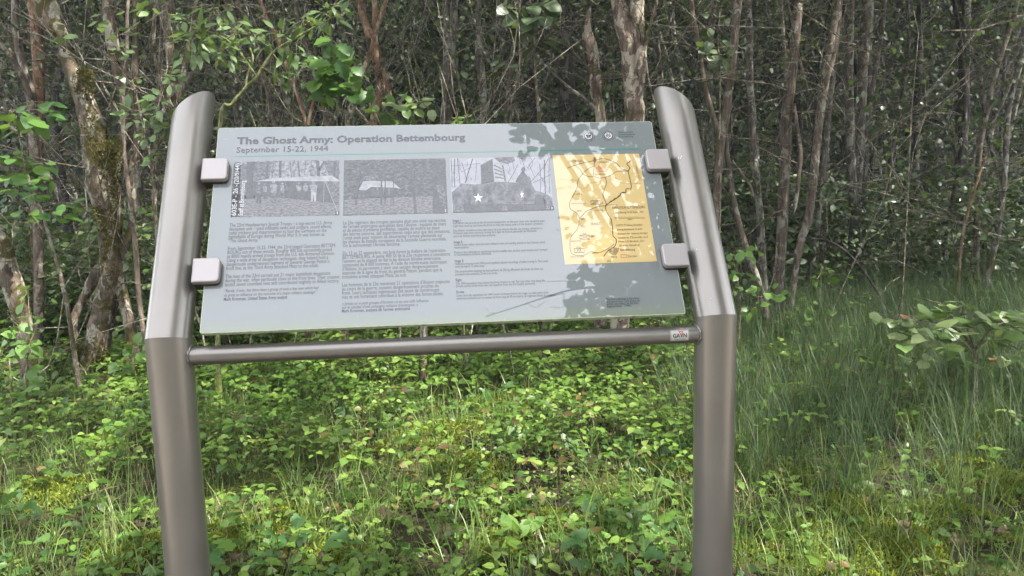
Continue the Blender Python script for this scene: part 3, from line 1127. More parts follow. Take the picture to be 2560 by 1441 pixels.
# two round seals
for k, (cx, cyy) in enumerate(((1408, 157), (1595, 150))):
    q = Print([I_black])
    C = np.array(Z(cx, cyy))
    rr = .0152

    def disc(r, m_, h, n=28, c=None):
        c = C if c is None else c
        q.poly([(c[0] + r * math.cos(t), c[1] + r * math.sin(t)) for t in np.linspace(0, 2 * math.pi, n + 1)[:-1]], m_, h)
    disc(rr, I_black, H0)
    disc(rr * .93, I_white, H1)
    disc(rr * .86, I_black, H2)
    disc(rr * .64, I_white, H3)
    for t in np.linspace(0, 2 * math.pi, 27)[:-1]:
        c2 = C + rr * .75 * np.array([math.cos(t), math.sin(t)])
        disc(rr * .045, I_white, H3, 6, c2)
    s = rr * .5
    if k == 0:       # spread eagle with a shield
        for sg in (-1, 1):
            pts = [(0, .1), (.25, .35), (.85, .75), (.95, .45), (.8, .3), (.85, .05), (.6, -.05), (.5, -.25), (.2, -.25), (.05, -.1)]
            pts = [(C[0] + sg * x * s, C[1] + y * s) for x, y in pts]
            q.poly(pts if sg < 0 else pts[::-1], I_black, H4)
        q.poly([(C[0] - .2 * s, C[1] + .15 * s), (C[0] - .2 * s, C[1] - .3 * s), (C[0], C[1] - .5 * s), (C[0] + .2 * s, C[1] - .3 * s), (C[0] + .2 * s, C[1] + .15 * s)], I_teal, H4 + .0001)
        disc(.14 * s, I_black, H4, 8, C + np.array([0, .42 * s]))
        disc(.2 * s, I_black, H4, 8, C + np.array([0, .92 * s]))
        for sg in (-1, 1):
            pts = [(.1, -.5), (.5, -.55), (.75, -.75), (.6, -.85), (.2, -.7)]
            pts = [(C[0] + sg * x * s, C[1] + y * s) for x, y in pts]
            q.poly(pts if sg < 0 else pts[::-1], I_black, H4)
    else:            # figure group in a circle
        for a0 in range(5):
            t = a0 * 1.256
            q.line([(C[0] + s * (.2 + .7 * k2) * math.cos(t + k2 * 1.1), C[1] + s * (.2 + .7 * k2) * math.sin(t + k2 * 1.1)) for k2 in np.linspace(0, 1, 5)], .0016, I_black, H4)
        disc(.35 * s, I_black, H4, 10, C + np.array([-.25 * s, .1 * s]))
        disc(.18 * s, I_white, H4 + .0001, 10, C + np.array([-.25 * s, .1 * s]))
        disc(.3 * s, I_black, H4, 10, C + np.array([.4 * s, -.3 * s]))
    q.part('seal_print', label='round black and white eagle seal' if k == 0 else 'round black and white figure seal')
q = Print([I_text])
for t, x, y, x2 in (('Administration', 1690, 125, 1830), ('Communale de', 1690, 147, 1850), ('Bettembourg', 1690, 168, 1830)):
    a, b = Z(x, y), Z(x2, y)
    q.text(t, a[0], a[1], b[0] - a[0], .0065, I_text, .0006)
q.part('small_lettering')

# clamps: cap over the face, rubber lip below, block to the post
for side, v in ((-1, (392, 450, 505, 567)), (-1, (643, 706, 481, 547)), (1, (368, 426, 1616, 1676)), (1, (605, 667, 1656, 1721))):
    y0, y1, xa, xb = v
    c0 = uv((xa + xb) / 2, (y0 + y1) / 2)
    # caps stand 20 mm proud: slide the centre so that the top face lies on the measured spot
    d = ray((xa + xb) / 2, (y0 + y1) / 2)
    hh = .021
    t = ((PO + PN * hh - CAM) @ PN) / (d @ PN)
    pt = CAM + d * t - PO
    cu_, cv_ = pt[0], pt @ PA
    w_ = .060
    e0, e1 = cu_ - w_ / 2, cu_ + w_ / 2
    f0, f1 = cv_ - .030, cv_ + .030
    rs = (.002, .010, .010, .002) if side < 0 else (.010, .002, .002, .010)
    o = obj('clamp', slab(rounded(e0, f0, e1, f1, rs), .0075, hh, .003, mi=(0, 0)).mesh('clamp', [M_clamp]), sign)
    o.matrix_local = PM
    g = obj('rubber_lip', slab(rounded(e0 + .002, f0 - .001, e1 - .0012, f1 - .001, rs), -TH - .006, .0076, 0, mi=(0, 0)).mesh('rubber_lip', [M_rubber], smooth=False), o)
    me = o.data
    me.polygons.foreach_set('use_smooth', np.zeros(len(me.polygons), bool))

# maker's plate on the crossbar
I_pw, n_, b_ = mat('plate_white')
b_.inputs['Base Color'].default_value = (.40, .39, .36, 1)
b_.inputs['Roughness'].default_value = .3
I_pk, n_, b_ = mat('plate_black')
b_.inputs['Base Color'].default_value = (.015, .015, .015, 1)
I_pr, n_, b_ = mat('plate_red')
b_.inputs['Base Color'].default_value = (.5, .05, .04, 1)


def bar_x(px, py):
    d = ray(px, py)
    t = (-BAR_R - CAM[1]) / d[1]
    return (CAM + d * t)[0]


bx0, bx1 = bar_x(1676, 842), bar_x(1723, 842)
bw = bx1 - bx0


def wrap(x, y, h):
    """x along the bar 0..bw, y up -..+ arc length around the middle of the front, h proud"""
    a = y / BAR_R + .12
    return (bx0 + x, -(BAR_R + h) * math.cos(a), BAR_Z + (BAR_R + h) * math.sin(a))


def wrapped_quad(x0, y0, x1, y1, h, m_, name, parent):
    V, F = [], []
    n = 8
    for i in range(n + 1):
        y = y0 + (y1 - y0) * i / n
        V += [wrap(x0, y, h), wrap(x1, y, h)]
    for i in range(n):
        F.append((2 * i, 2 * i + 1, 2 * i + 3, 2 * i + 2))
    return V, F


V, F = wrapped_quad(0, -.014, bw, .014, .0006, I_pw, '', None)
plate = obj('maker_plate', raw_mesh('maker_plate', V, F, [I_pw]), sign)
mb = MB()
for a in ((.001, -.0132, bw - .001, -.0125), (.001, .0125, bw - .001, .0132), (.001, -.0132, .0017, .0132), (bw - .0017, -.0132, bw - .001, .0132)):
    V, F = wrapped_quad(*a, .0009, I_pk, '', None)
    mb.add(V, F, 0)
for t, x, y, wd, sz_, bo in (('GAVN', .0055, -.0045, bw - .011, .0125, .025), ('design furniture', .008, -.0100, bw - .016, .0042, 0)):
    Vg, Fg, wg = glyphs(t, bo)
    V = [wrap(x + q_[0] * wd / wg, y + q_[1] * sz_, .0011) for q_ in Vg]
    mb.add(V, Fg, 0)
obj('plate_lettering', mb.mesh('plate_lettering', [I_pk], False), plate)
mb = MB()
cx = bw * .57
tri = [(cx - .0062, .0098), (cx + .0062, .0098), (cx, -.0005)]
tri2 = [(cx - .0032, .0080), (cx + .0032, .0080), (cx, .0026)]
for i in range(3):
    j = (i + 1) % 3
    mb.add([wrap(*tri[i], .0013), wrap(*tri[j], .0013), wrap(*tri2[j], .0013), wrap(*tri2[i], .0013)], [(3, 2, 1, 0)], 0)
obj('red_triangle', mb.mesh('red_triangle', [I_pr], False), plate)

# paint chips on the right post
I_chip, n_, b_ = mat('paint_chip')
b_.inputs['Base Color'].default_value = (.75, .73, .7, 1)
mb = MB()


def on_post(px, py):
    """point on the front of the leaning right post under a pixel"""
    d = ray(px, py)
    d /= np.linalg.norm(d)
    o_ = CAM - np.array([SPAN / 2, 0, ZB])
    dd, oo = d - PA * (d @ PA), o_ - PA * (o_ @ PA)
    A_, B_, C_ = dd @ dd, 2 * dd @ oo, oo @ oo - (DIA / 2 + .0006) ** 2
    t = (-B_ - math.sqrt(max(B_ * B_ - 4 * A_ * C_, 0))) / (2 * A_)
    return CAM + d * t


for pts in (((1696, 393), (1697, 399), (1701, 398), (1704, 390)), ((1742, 622), (1743, 627), (1745, 624)), ((1775, 746), (1778, 747))):
    q3 = [on_post(*a) for a in pts]
    V, F = tube(spline(q3, 3), [.0007] * ((len(q3) - 1) * 3 + 1), 5)
    mb.add(V, F)
obj('paint_chip', mb.mesh('paint_chip', [I_chip]), sign)['kind'] = 'stuff'

# ------------------------------------------------------------------ the ground
gx = np.concatenate([np.linspace(-60, -9, 12)[:-1], np.linspace(-9, 9, 91), np.linspace(9, 60, 12)[1:]])
gy = np.concatenate([np.linspace(-30, -3, 10)[:-1], np.linspace(-3, 16, 96), np.linspace(16, 60, 14)[1:]])
X, Y = np.meshgrid(gx, gy)
Zg = ground_zv(X, Y)
V = np.stack([X.ravel(), Y.ravel(), Zg.ravel()], 1)
nx, ny = len(gx), len(gy)
ii = (np.arange(ny - 1)[:, None] * nx + np.arange(nx - 1)[None, :]).ravel()
tag(obj('ground', raw_mesh('ground', V, [np.stack([ii, ii + 1, ii + nx + 1, ii + nx], 1)], [M_ground])), kind='structure')

M_path, n_, b_ = mat('gravel_path')
tc_ = n_.nodes.new('ShaderNodeTexCoord')
e1 = noise_tex(n_, 60, 6, .75, tc_.outputs['Object'])
re = ramp(n_, [(.3, (.16, .14, .11)), (.7, (.36, .32, .26))])
n_.links.new(e1.outputs['Fac'], re.inputs[0])
n_.links.new(re.outputs[0], b_.inputs['Base Color'])
b_.inputs['Roughness'].default_value = .9
xs = np.linspace(-40, 40, 81)
V, F = [], []
for x in xs:
    for k, y in enumerate((-.75 - .15 * math.sin(x * .8), -1.6, -2.6, -3.6, -4.4 + .2 * math.sin(x * .6))):
        V.append((x, y, ground_z(x, y) + (.012 if k in (0, 4) else .05)))
for i in range(len(xs) - 1):
    for k in range(4):
        F.append((i * 5 + k + 1, i * 5 + 5 + k + 1, i * 5 + 5 + k, i * 5 + k))
tag(obj('path', raw_mesh('path', V, F, [M_path])), kind='structure')

# ------------------------------------------------------------------ leaves: shapes and batches (y along the leaf, x across, z up)


def oval(w=.32, droop=.22, fold=.07, wide=.4):
    V = [(0, 0, 0), (0, .3, .02), (0, .66, -.05 - droop * .35), (0, 1, -droop),
         (-w * .92, .26, fold), (w * .92, .26, fold), (-w * .86, wide + .22, fold - droop * .3), (w * .86, wide + .22, fold - droop * .3)]
    return np.array(V), [np.array([(0, 5, 1), (0, 1, 4), (2, 7, 3), (2, 3, 6)]), np.array([(1, 5, 7, 2), (1, 2, 6, 4)])]


def fine_leaf(edge, droop, fold, curl=0, seed=0):
    """edge: list of (t, half width); a leaf with a midrib and as many points along the rim"""
    r_ = random.Random(seed)
    V, n = [], len(edge)
    mid = [(0, t, -droop * t * t) for t, w in edge]
    V += mid
    for s in (-1, 1):
        for t, w in edge:
            V.append((s * w, t - .04 * (w > 0), fold * w * 2.2 - droop * t * t + curl * math.sin(t * 7 + s) * w + r_.uniform(-.02, .02)))
    F = []
    for i in range(n - 1):
        F.append((i, n + i, n + i + 1, i + 1)[::-1])
        F.append((i, 2 * n + i, 2 * n + i + 1, i + 1))
    return np.array(V), F


E_OVAL = [(0, .0), (.1, .17), (.25, .3), (.45, .36), (.65, .30), (.82, .17), (.93, .06), (1, 0)]
E_ROUND = [(0, .06), (.06, .26), (.22, .42), (.45, .47), (.68, .38), (.86, .2), (.94, .06), (1, 0)]
E_WILLOW = [(0, 0), (.12, .07), (.3, .12), (.5, .14), (.7, .11), (.88, .05), (1, 0)]
E_OAK = [(0, .01), (.1, .08), (.2, .2), (.28, .15), (.4, .3), (.5, .2), (.62, .36), (.72, .24), (.82, .28), (.92, .15), (1, .04)]
E_HAZEL = [(0, .14), (.08, .34), (.16, .36), (.22, .44), (.34, .44), (.42, .5), (.52, .46), (.6, .48), (.68, .38), (.76, .36), (.84, .22), (.9, .16), (1, 0)]


def leaf_meshes(name, edge, m_, n=4, droop=(.1, .4), fold=(-.05, .2), curl=.12):
    o = []
    for k in range(n):
        V, F = fine_leaf(edge, random.uniform(*droop), random.uniform(*fold), random.uniform(-curl, curl), k)
        o.append(raw_mesh(name, V, F, [m_]))
    return o


LM_oval = leaf_meshes('oval_leaf', E_OVAL, M_leaf_cover)
LM_fresh = leaf_meshes('fresh_oval_leaf', E_OVAL, M_leaf_fresh)
LM_round = leaf_meshes('round_leaf', E_ROUND, M_leaf_oak, 5, (.1, .55), (-.1, .3), .25)
LM_dullround = leaf_meshes('shade_round_leaf', E_ROUND, M_leaf_dull)
LM_willow = leaf_meshes('willow_leaf', E_WILLOW, M_leaf_willow, 5, (-.1, .35))
LM_oak = leaf_meshes('lobed_leaf', E_OAK, M_leaf_oak)
LM_hazel = leaf_meshes('hazel_leaf', E_HAZEL, M_leaf_hazel, 5, (.05, .3))
LM_bronze = leaf_meshes('bronze_leaf', E_ROUND, M_leaf_brown, 2)
LM_dead = leaf_meshes('dead_leaf', E_OAK, M_dead, 3, (-.4, .5), (.1, .5), .5) + leaf_meshes('dead_leaf', E_OVAL, M_dead, 3, (-.5, .6), (.2, .6), .5)
LM_dock = leaf_meshes('dock_leaf', [(0, .03), (.1, .1), (.25, .17), (.45, .2), (.65, .18), (.82, .12), (.94, .04), (1, 0)], M_leaf_fresh, 3, (.1, .5), (.05, .2), .25)
LM_whorl = leaf_meshes('narrow_leaf', E_WILLOW, M_leaf_fresh, 3, (.0, .2))


def unit(v):
    return v / (np.linalg.norm(v, axis=-1, keepdims=True) + 1e-9)


def leaf_frames(axis, normal):
    a = unit(axis)
    x = unit(np.cross(a, normal))
    z = np.cross(x, a)
    return np.stack([x, a, z], -1)          # columns


def batch(T, faces, pos, axis, normal, size, widths=None):
    Rm = leaf_frames(axis, normal)
    L = np.repeat(T[None], len(pos), 0) * size[:, None, None]
    if widths is not None:
        L[:, :, 0] *= widths[:, None]
    V = np.einsum('nij,nkj->nki', Rm, L) + pos[:, None]
    n = len(T)
    off = (np.arange(len(pos)) * n)
    Fs = [(f[None] + off[:, None, None]).reshape(-1, f.shape[1]) for f in faces]
    return V.reshape(-1, 3), Fs


def batch_obj(name, T, faces, pos, axis, normal, size, m_, parent=None, kind='stuff', tone=None, widths=None, origin=None):
    V, Fs = batch(T, faces, pos, axis, normal, size, widths)
    if origin is not None:
        V = V - origin
    t = rng.random(len(pos)) if tone is None else tone
    o = obj(name, raw_mesh(name, V, Fs, [m_], attr=np.repeat(t, len(T))), parent)
    if kind:
        o['kind'] = kind
    return o


def rdir(n, up=0.0, spread=1.0):
    v = rng.normal(size=(n, 3)) * spread
    v[:, 2] += up
    return unit(v)


QUAD = (np.array([(0, 0, 0), (.36, .45, .08), (0, 1, -.12), (-.36, .45, .08)], float), [np.array([(0, 1, 2), (0, 2, 3)])])


def patch_noise(x, y, s, seed=0):
    return np.array([mnoise.noise(Vector((a * s + seed, b * s - seed, seed * .7))) for a, b in zip(x, y)])


def place_fwd(D, s):
    p = CAM[None, :] + FH[None] * D[:, None] + RH[None] * s[:, None]
    return p[:, 0], p[:, 1]


# ------------------------------------------------------------------ low ground cover, grass, moss, litter
def gpos(px, py):
    """ground point under a pixel"""
    d = ray(px, py)
    t = -CAM[2] / d[2]
    p = CAM + d * t
    return np.array([p[0], p[1], ground_z(p[0], p[1])])


MOSS = [(1130, 1090, .30), (1040, 1125, .22), (1230, 1015, .22), (960, 1010, .2), (1180, 1180, .22), (880, 1150, .15), (1330, 1005, .12), (1380, 1300, .12), (1700, 1165, .16), (2420, 1070, .3), (2150, 1290, .16), (2070, 1415, .3), (2260, 1370, .2), (2400, 1300, .2), (700, 1330, .2), (150, 1250, .2),
        (270, 1130, .16), (1400, 1320, .12), (570, 1350, .15), (2500, 1200, .25), (1960, 1200, .16), (820, 1400, .15), (1250, 1380, .14), (1860, 1120, .2), (330, 1390, .18)]
MOSS = [(*gpos(px, py)[:2], r) for px, py, r in MOSS]
def sample_ground(n, d0, d1, extra=.35):
    D = np.sqrt(rng.random(n) * (d1 * d1 - d0 * d0) + d0 * d0)
    s = (rng.random(n) * 2 - 1) * (D * .70 + extra)
    return D, s


def leafiness(D, s, x, y):
    k = s / D
    f = np.where(k < .22, 1.0, np.clip(1 - (k - .22) / .08, .10, 1))
    f = np.where((D < 3.6) & (k > .22), .34, f)
    f = np.where((D < 3.3) & (k <= .22), .75, f)
    f *= np.clip(.70 + 1.3 * patch_noise(x, y, 1.4, 3.1) + .5 * patch_noise(x, y, 4, 9), .06, 1.2)
    for k, (mx_, my_, r) in enumerate(MOSS):
        f = np.where(np.hypot(x - mx_, y - my_) < r * 1.05, f * (.3 if k < 5 else .4), f)
    return f


N = 30000
D, s = sample_ground(N, 2.3, 10)
x, y = place_fwd(D, s)
keep = rng.random(N) < leafiness(D, s, x, y) * .9
D, s, x, y = D[keep], s[keep], x[keep], y[keep]
n = len(D)
hbase = np.where(D < 3.6, .035, .09) + rng.random(n) * np.where(D < 3.6, .07, .17)
T, Fc = oval(.36)
k = 3
pos, ax, nr, sz = [], [], [], []
a0 = rng.random(n) * 6.28
lean = rng.normal(size=(n, 2)) * .03
for j in range(k):
    a = a0 + j * 2.09 + rng.normal(size=n) * .25
    d = np.stack([np.cos(a), np.sin(a), rng.normal(size=n) * .25 + .05], 1)
    r0 = .004 + rng.random(n) * .012
    pos.append(np.stack([x + lean[:, 0] + d[:, 0] * r0, y + lean[:, 1] + d[:, 1] * r0, ground_zv(x, y) + hbase + rng.normal(size=n) * .006], 1))
    ax.append(d)
    nr.append(unit(np.stack([rng.normal(size=n) * .28, rng.normal(size=n) * .28 - .12, np.ones(n)], 1)))
    sz.append((.028 + rng.random(n) ** 1.5 * .034) * np.where(D > 5, 1.25, 1))
pos, ax, nr, sz = map(np.concatenate, (pos, ax, nr, sz))
tone_p = np.clip(.5 + .8 * patch_noise(x, y, 1.1, 5) + rng.normal(size=n) * .22, 0, .999)
tone = np.tile(tone_p, k)
tag(batch_obj('ground_cover', T, Fc, pos, ax, nr, sz, M_leaf_cover, tone=tone))
# a second kind: darker three-lobed leaves in patches
TL = np.array([(0, 0, 0), (.30, .02, .05), (.42, .30, .03), (.20, .42, .04), (.24, .72, -.02), (0, 1, -.14), (-.24, .72, -.02), (-.20, .42, .04), (-.42, .30, .03), (-.30, .02, .05), (0, .4, .0)], float)
FL = [np.array([(10, i, i + 1) for i in range(0, 9)] + [(10, 9, 0)])]
D3, s3 = sample_ground(9000, 2.4, 8)
x3, y3 = place_fwd(D3, s3)
keep = (patch_noise(x3, y3, 1.3, 12.5) > .12) & (rng.random(9000) < np.where(s3 / D3 < .24, 1, .3))
x3, y3 = x3[keep], y3[keep]
n3 = len(x3)
a3_ = rng.random(n3) * 6.28
tag(batch_obj('lobed_cover', TL, FL, np.stack([x3, y3, ground_zv(x3, y3) + .03 + rng.random(n3) * .14], 1), np.stack([np.cos(a3_), np.sin(a3_), rng.normal(size=n3) * .3], 1), rdir(n3, 2.2) + np.array([0, -.3, 0]), .035 + rng.random(n3) ** 1.6 * .05, M_leaf_oak))
# a low mat of tiny leaves closes the gaps
nn_ = 30000
D2, s2 = sample_ground(nn_, 2.3, 6.5)
x2, y2 = place_fwd(D2, s2)
pn2 = patch_noise(x2, y2, 2.3, 4.4)
k2_ = s2 / D2
keep = rng.random(nn_) < np.where(k2_ < .24, .85, .45) * np.clip(.75 + pn2, .1, 1)
x2, y2 = x2[keep], y2[keep]
nn_ = len(x2)
a2_ = rng.random(nn_) * 6.28
T2, F2 = oval(.44, .1, .04)
tag(batch_obj('leaf_mat', T2, F2, np.stack([x2, y2, ground_zv(x2, y2) + .004 + rng.random(nn_) ** 1.5 * .05], 1), np.stack([np.cos(a2_), np.sin(a2_), rng.normal(size=nn_) * .25], 1), rdir(nn_, 2.4) + np.array([0, -.3, 0]),
              .011 + rng.random(nn_) ** 2 * .024, M_leaf_cover, tone=np.clip(.45 + .5 * patch_noise(x2, y2, 1.7, 8) + rng.normal(size=nn_) * .2, 0, .93)))
# stems of the cover
Vs = np.zeros((n, 6, 3))
gz = ground_zv(x, y)
for q in range(3):
    a = q * 2.09
    Vs[:, q] = np.stack([x + math.cos(a) * .0012, y + math.sin(a) * .0012, gz], 1)
    Vs[:, 3 + q] = np.stack([x + lean[:, 0] + math.cos(a) * .0008, y + lean[:, 1] + math.sin(a) * .0008, gz + hbase], 1)
off = np.arange(n)[:, None] * 6
Fs = np.concatenate([off + np.array([0, 1, 4, 3]), off + np.array([1, 2, 5, 4]), off + np.array([2, 0, 3, 5])])
tag(obj('cover_stems', raw_mesh('cover_stems', Vs.reshape(-1, 3), [Fs], [M_twig_green])), kind='stuff')


def grass(name, tufts, blades, length, width, m_, spread=.05, lean=.5, curve=.9, tone=None):
    """tufts: (x,y) arrays; blades per tuft"""
    tx, ty = tufts
    n = len(tx) * blades
    cx = np.repeat(tx, blades) + rng.normal(size=n) * spread
    cyy = np.repeat(ty, blades) + rng.normal(size=n) * spread
    az = rng.random(n) * 6.28
    ln = (length[0] + rng.random(n) * (length[1] - length[0])) * np.repeat(.75 + .5 * rng.random(len(tx)), blades)
    w = width[0] + rng.random(n) * (width[1] - width[0])
    th0 = np.abs(rng.normal(size=n)) * lean * .6
    cv = np.abs(rng.normal(size=n)) * curve
    R_ = 5
    V = np.zeros((n, R_ * 2 - 1, 3))
    px_, pz_ = np.zeros(n), np.zeros(n)
    hd = np.stack([np.cos(az), np.sin(az)], 1)
    sd_ = np.stack([-np.sin(az), np.cos(az)], 1)
    zz = ground_zv(cx, cyy) - .01
    for i in range(R_):
        t = i / (R_ - 1)
        if i:
            th = th0 + cv * (t ** 1.6) * 1.3
            px_ = px_ + np.sin(th) * ln / (R_ - 1)
            pz_ = pz_ + np.cos(th) * ln / (R_ - 1)
        ww = w * (1 - t ** 2) * .5 * (.7 if i == 0 else 1)
        c = np.stack([cx + hd[:, 0] * px_, cyy + hd[:, 1] * px_, zz + pz_], 1)
        if i < R_ - 1:
            V[:, 2 * i, :] = c
            V[:, 2 * i + 1, :] = c
            V[:, 2 * i, :2] -= sd_ * ww[:, None]
            V[:, 2 * i + 1, :2] += sd_ * ww[:, None]
        else:
            V[:, 2 * i] = c
    nv = R_ * 2 - 1
    off = np.arange(n)[:, None] * nv
    q = np.concatenate([off + np.array([2 * i, 2 * i + 1, 2 * i + 3, 2 * i + 2]) for i in range(R_ - 2)])
    t3 = off + np.array([2 * (R_ - 2), 2 * (R_ - 2) + 1, 2 * (R_ - 1)])
    tn = np.clip(np.repeat(rng.random(len(tx)), blades) * .5 + rng.random(n) * .5, 0, .999)
    return raw_mesh(name, V.reshape(-1, 3), [q, t3], [m_], attr=np.repeat(tn, nv))


# fine blue-green grass right of the sign
D, s = sample_ground(6400, 3.2, 12)
k_ = s / D
x, y = place_fwd(D, s)
pn = patch_noise(x, y, 1.2, 2)
keep = (rng.random(len(D)) < np.clip((k_ - .16) / .12, .0, 1) * np.clip(.8 + pn, .15, 1) * np.where(D < 3.9, .35, 1))
tag(obj('fine_grass', grass('fine_grass', (x[keep], y[keep]), 22, (.28, .72), (.0016, .0038), M_grass_blue, .07, .55, 1.15)), kind='stuff')
# scattered green grass among the leaves
D, s = sample_ground(6500, 2.4, 9)
x, y = place_fwd(D, s)
keep = rng.random(len(D)) < np.clip(.42 + .9 * patch_noise(x, y, 1.6, 7) + np.where(D < 3.5, .28, 0), .04, 1)
tag(obj('grass', grass('grass', (x[keep], y[keep]), 11, (.10, .30), (.002, .0048), M_grass, .03, .45, .8)), kind='stuff')
D, s = sample_ground(650, 2.5, 7)
x, y = place_fwd(D, s)
tag(obj('broad_grass', grass('broad_grass', (x, y), 6, (.16, .34), (.004, .009), M_grass_yel, .025, .5, 1.1)), kind='stuff')

# moss cushions
mp_, mk = [], []
for sx, dd, r in MOSS:
    m_n = int(9000 * r)
    a, q = rng.random(m_n) * 6.28, np.sqrt(rng.random(m_n)) * r
    xx, yy = sx + np.cos(a) * q * (1 + .3 * np.sin(3 * a)), dd + np.sin(a) * q * 1.2
    keep = patch_noise(xx, yy, 9, 1) > -.3
    hgt = .05 * np.sqrt(np.clip(1 - (q / r) ** 2, 0, 1))
    mp_.append(np.stack([xx, yy, ground_zv(xx, yy) + hgt], 1)[keep])
mp_ = np.concatenate(mp_)
T = np.array([(-.22, 0, 0), (.22, 0, 0), (0, 1, .1), (0, .5, .25)], float)
n = len(mp_)
tag(batch_obj('moss', T, [np.array([(0, 1, 3), (0, 3, 2), (1, 2, 3)])], mp_, rdir(n, 1.0, .7), rdir(n, 0), .010 + rng.random(n) * .016, M_moss))

# leaf litter
D, s = sample_ground(2600, 2.3, 8)
x, y = place_fwd(D, s)
k_ = s / D
keep = rng.random(len(D)) < np.where((k_ > .2) & (D < 3.9), .8, .3)
D, s, x, y = D[keep], s[keep], x[keep], y[keep]
n = len(D)
T, Fc = oval(.36, -.3, .2)
ax = np.stack([rng.normal(size=n), rng.normal(size=n), rng.normal(size=n) * .3], 1)
tag(batch_obj('leaf_litter', T, Fc, np.stack([x, y, ground_zv(x, y) + .006 + rng.random(n) * .02], 1), ax, rdir(n, 2.2), .02 + rng.random(n) * .03, M_dead))
# fallen twigs and dry straw
mb = MB()
for i in range(170):
    D_, s_ = sample_ground(1, 2.5, 6.5)
    xx, yy = fwd(D_[0], s_[0])
    a = random.uniform(0, 6.28)
    l_ = random.uniform(.08, .45)
    z0 = ground_z(xx, yy) + .01
    P = np.array([(xx + math.cos(a) * l_ * t, yy + math.sin(a) * l_ * t, z0 + .03 * math.sin(t * 3 + a) * l_ * 2 + .01) for t in (0, .35, .7, 1)])
    V, F = tube(P, [.003, .0026, .002, .001], 4)
    mb.add(V, F)
tag(obj('fallen_twigs', mb.mesh('fallen_twigs', [M_twig])), kind='stuff')

# ------------------------------------------------------------------ single plants on the ground


def child(me, name, parent, M_):
    o = bpy.data.objects.new(name, me)
    COL.objects.link(o)
    o.parent = parent
    o.matrix_local = M_
    return o


def leaf_matrix(pos, axis, normal, size, wf=1.0):
    Rm = leaf_frames(np.asarray(axis, float)[None], np.asarray(normal, float)[None])[0]
    M3 = np.eye(4)
    M3[:3, :3] = Rm * size
    M3[:3, 0] *= wf
    M3[:3, 3] = pos
    return Matrix(M3.tolist())


def rn(s=1.0):
    return random.gauss(0, s)


def copy_thing(src, loc, rotz=0, scale=1, label=None):
    r = src.copy()
    COL.objects.link(r)
    r.location = loc
    r.rotation_euler = (0, 0, rotz)
    r.scale = (scale,) * 3
    if label:
        r['label'] = label
    for ch in src.children:
        c = ch.copy()
        COL.objects.link(c)
        c.parent = r
        for g in ch.children:
            d = g.copy()
            COL.objects.link(d)
            d.parent = c
    return r


# seedlings with a whorl of rounded leaves
def seedling(k):
    t = empty('seedling', (0, 0, 0))
    h = random.uniform(.10, .2)
    top = np.array([rn(.02), rn(.02), h])
    V, F = tube(spline(np.array([(0, 0, -.02), top * .5 + (rn(.006), rn(.006), 0), top]), 3), np.linspace(.0022, .0012, 7), 5)
    obj('stem', raw_mesh('stem', V, F, [M_twig_green]), t)
    nl = random.choice((3, 4, 5, 6))
    a0 = random.uniform(0, 6.28)
    for j in range(nl):
        a = a0 + j * 6.28 / nl * (1 if nl < 5 else 1.0) + rn(.2)
        low = j >= 3
        p = top * (.62 if low else 1)
        d = (math.cos(a), math.sin(a), rn(.2) + .1)
        child(LM_oval[(j + k) % 4] if k % 3 else LM_fresh[(j + k) % 4], 'leaf', t, leaf_matrix(p, d, (rn(.25), rn(.25) - .1, 1), random.uniform(.042, .068), random.uniform(.9, 1.15)))
    return t


SEED = [seedling(k) for k in range(6)]
spots_s = []
tries = 0
while len(spots_s) < 72 and tries < 4000:
    tries += 1
    D_, s_ = sample_ground(1, 2.85, 5.2, -.1)
    D_, s_ = D_[0], s_[0]
    if s_ / D_ > .22 and random.random() < .75:
        continue
    if any(math.hypot(D_ - a, s_ - b) < .16 for a, b in spots_s):
        continue
    spots_s.append((D_, s_))
for i, (D_, s_) in enumerate(spots_s):
    xx, yy = fwd(D_, s_)
    if i < 6:
        o = SEED[i]
        o.location = (xx, yy, ground_z(xx, yy))
        o.rotation_euler = (0, 0, random.uniform(0, 6.28))
    else:
        o = copy_thing(SEED[i % 6], (xx, yy, ground_z(xx, yy)), random.uniform(0, 6.28), random.uniform(.8, 1.25))
    tag(o, 'small seedling with a whorl of rounded green leaves on the woodland floor', 'seedling', 'seedlings on the woodland floor')


# upright yellow-green herb with paired leaves
p0 = gpos(2010, 1420)
t = tag(empty('herb', p0), 'bright yellow-green upright herb with paired leaves right of the right post', 'herb')
for hx, hy, hh in ((0, 0, .15), (-.05, .01, .12)):
    V, F = tube(np.array([(hx, hy, -.02), (hx + .01, hy, hh * .5), (hx + .005, hy, hh)]), [.002, .0017, .001], 5)
    obj('stem', raw_mesh('stem', V, F, [M_grass_yel]), t)
    for j in range(7):
        z = hh * (.25 + .75 * j / 6)
        for sg in (0, 1):
            a = j * 1.57 + sg * 3.14 + rn(.2)
            child(LM_fresh[(j + sg) % 4], 'leaf', t, leaf_matrix((hx + .006, hy, z), (math.cos(a), math.sin(a), .35), (rn(.2), rn(.2) - .2, 1), .045 * (1.05 - .5 * j / 6)))
# dock rosettes
for (px, py, lb, nl) in ((1585, 1300, 'broad tongue-leaved dock plant with one upright leaf beside the right post', 6), (1720, 1235, 'small dock plant with long leaves in the grass below the board', 5), (1290, 1330, 'narrow dock plant with slanting leaves near the middle foreground', 5)):
    p0 = gpos(px, py + 20)
    t = tag(empty('dock_plant', p0), lb, 'plant', None)
    for j in range(nl):
        a = j * 6.28 / nl + rn(.3)
        child(LM_dock[j % 3], 'leaf', t, leaf_matrix((rn(.008), rn(.008), .005), (math.cos(a), math.sin(a), random.uniform(.3, 1.6)), (rn(.2), rn(.2) - .3, 1), random.uniform(.11, .19)))
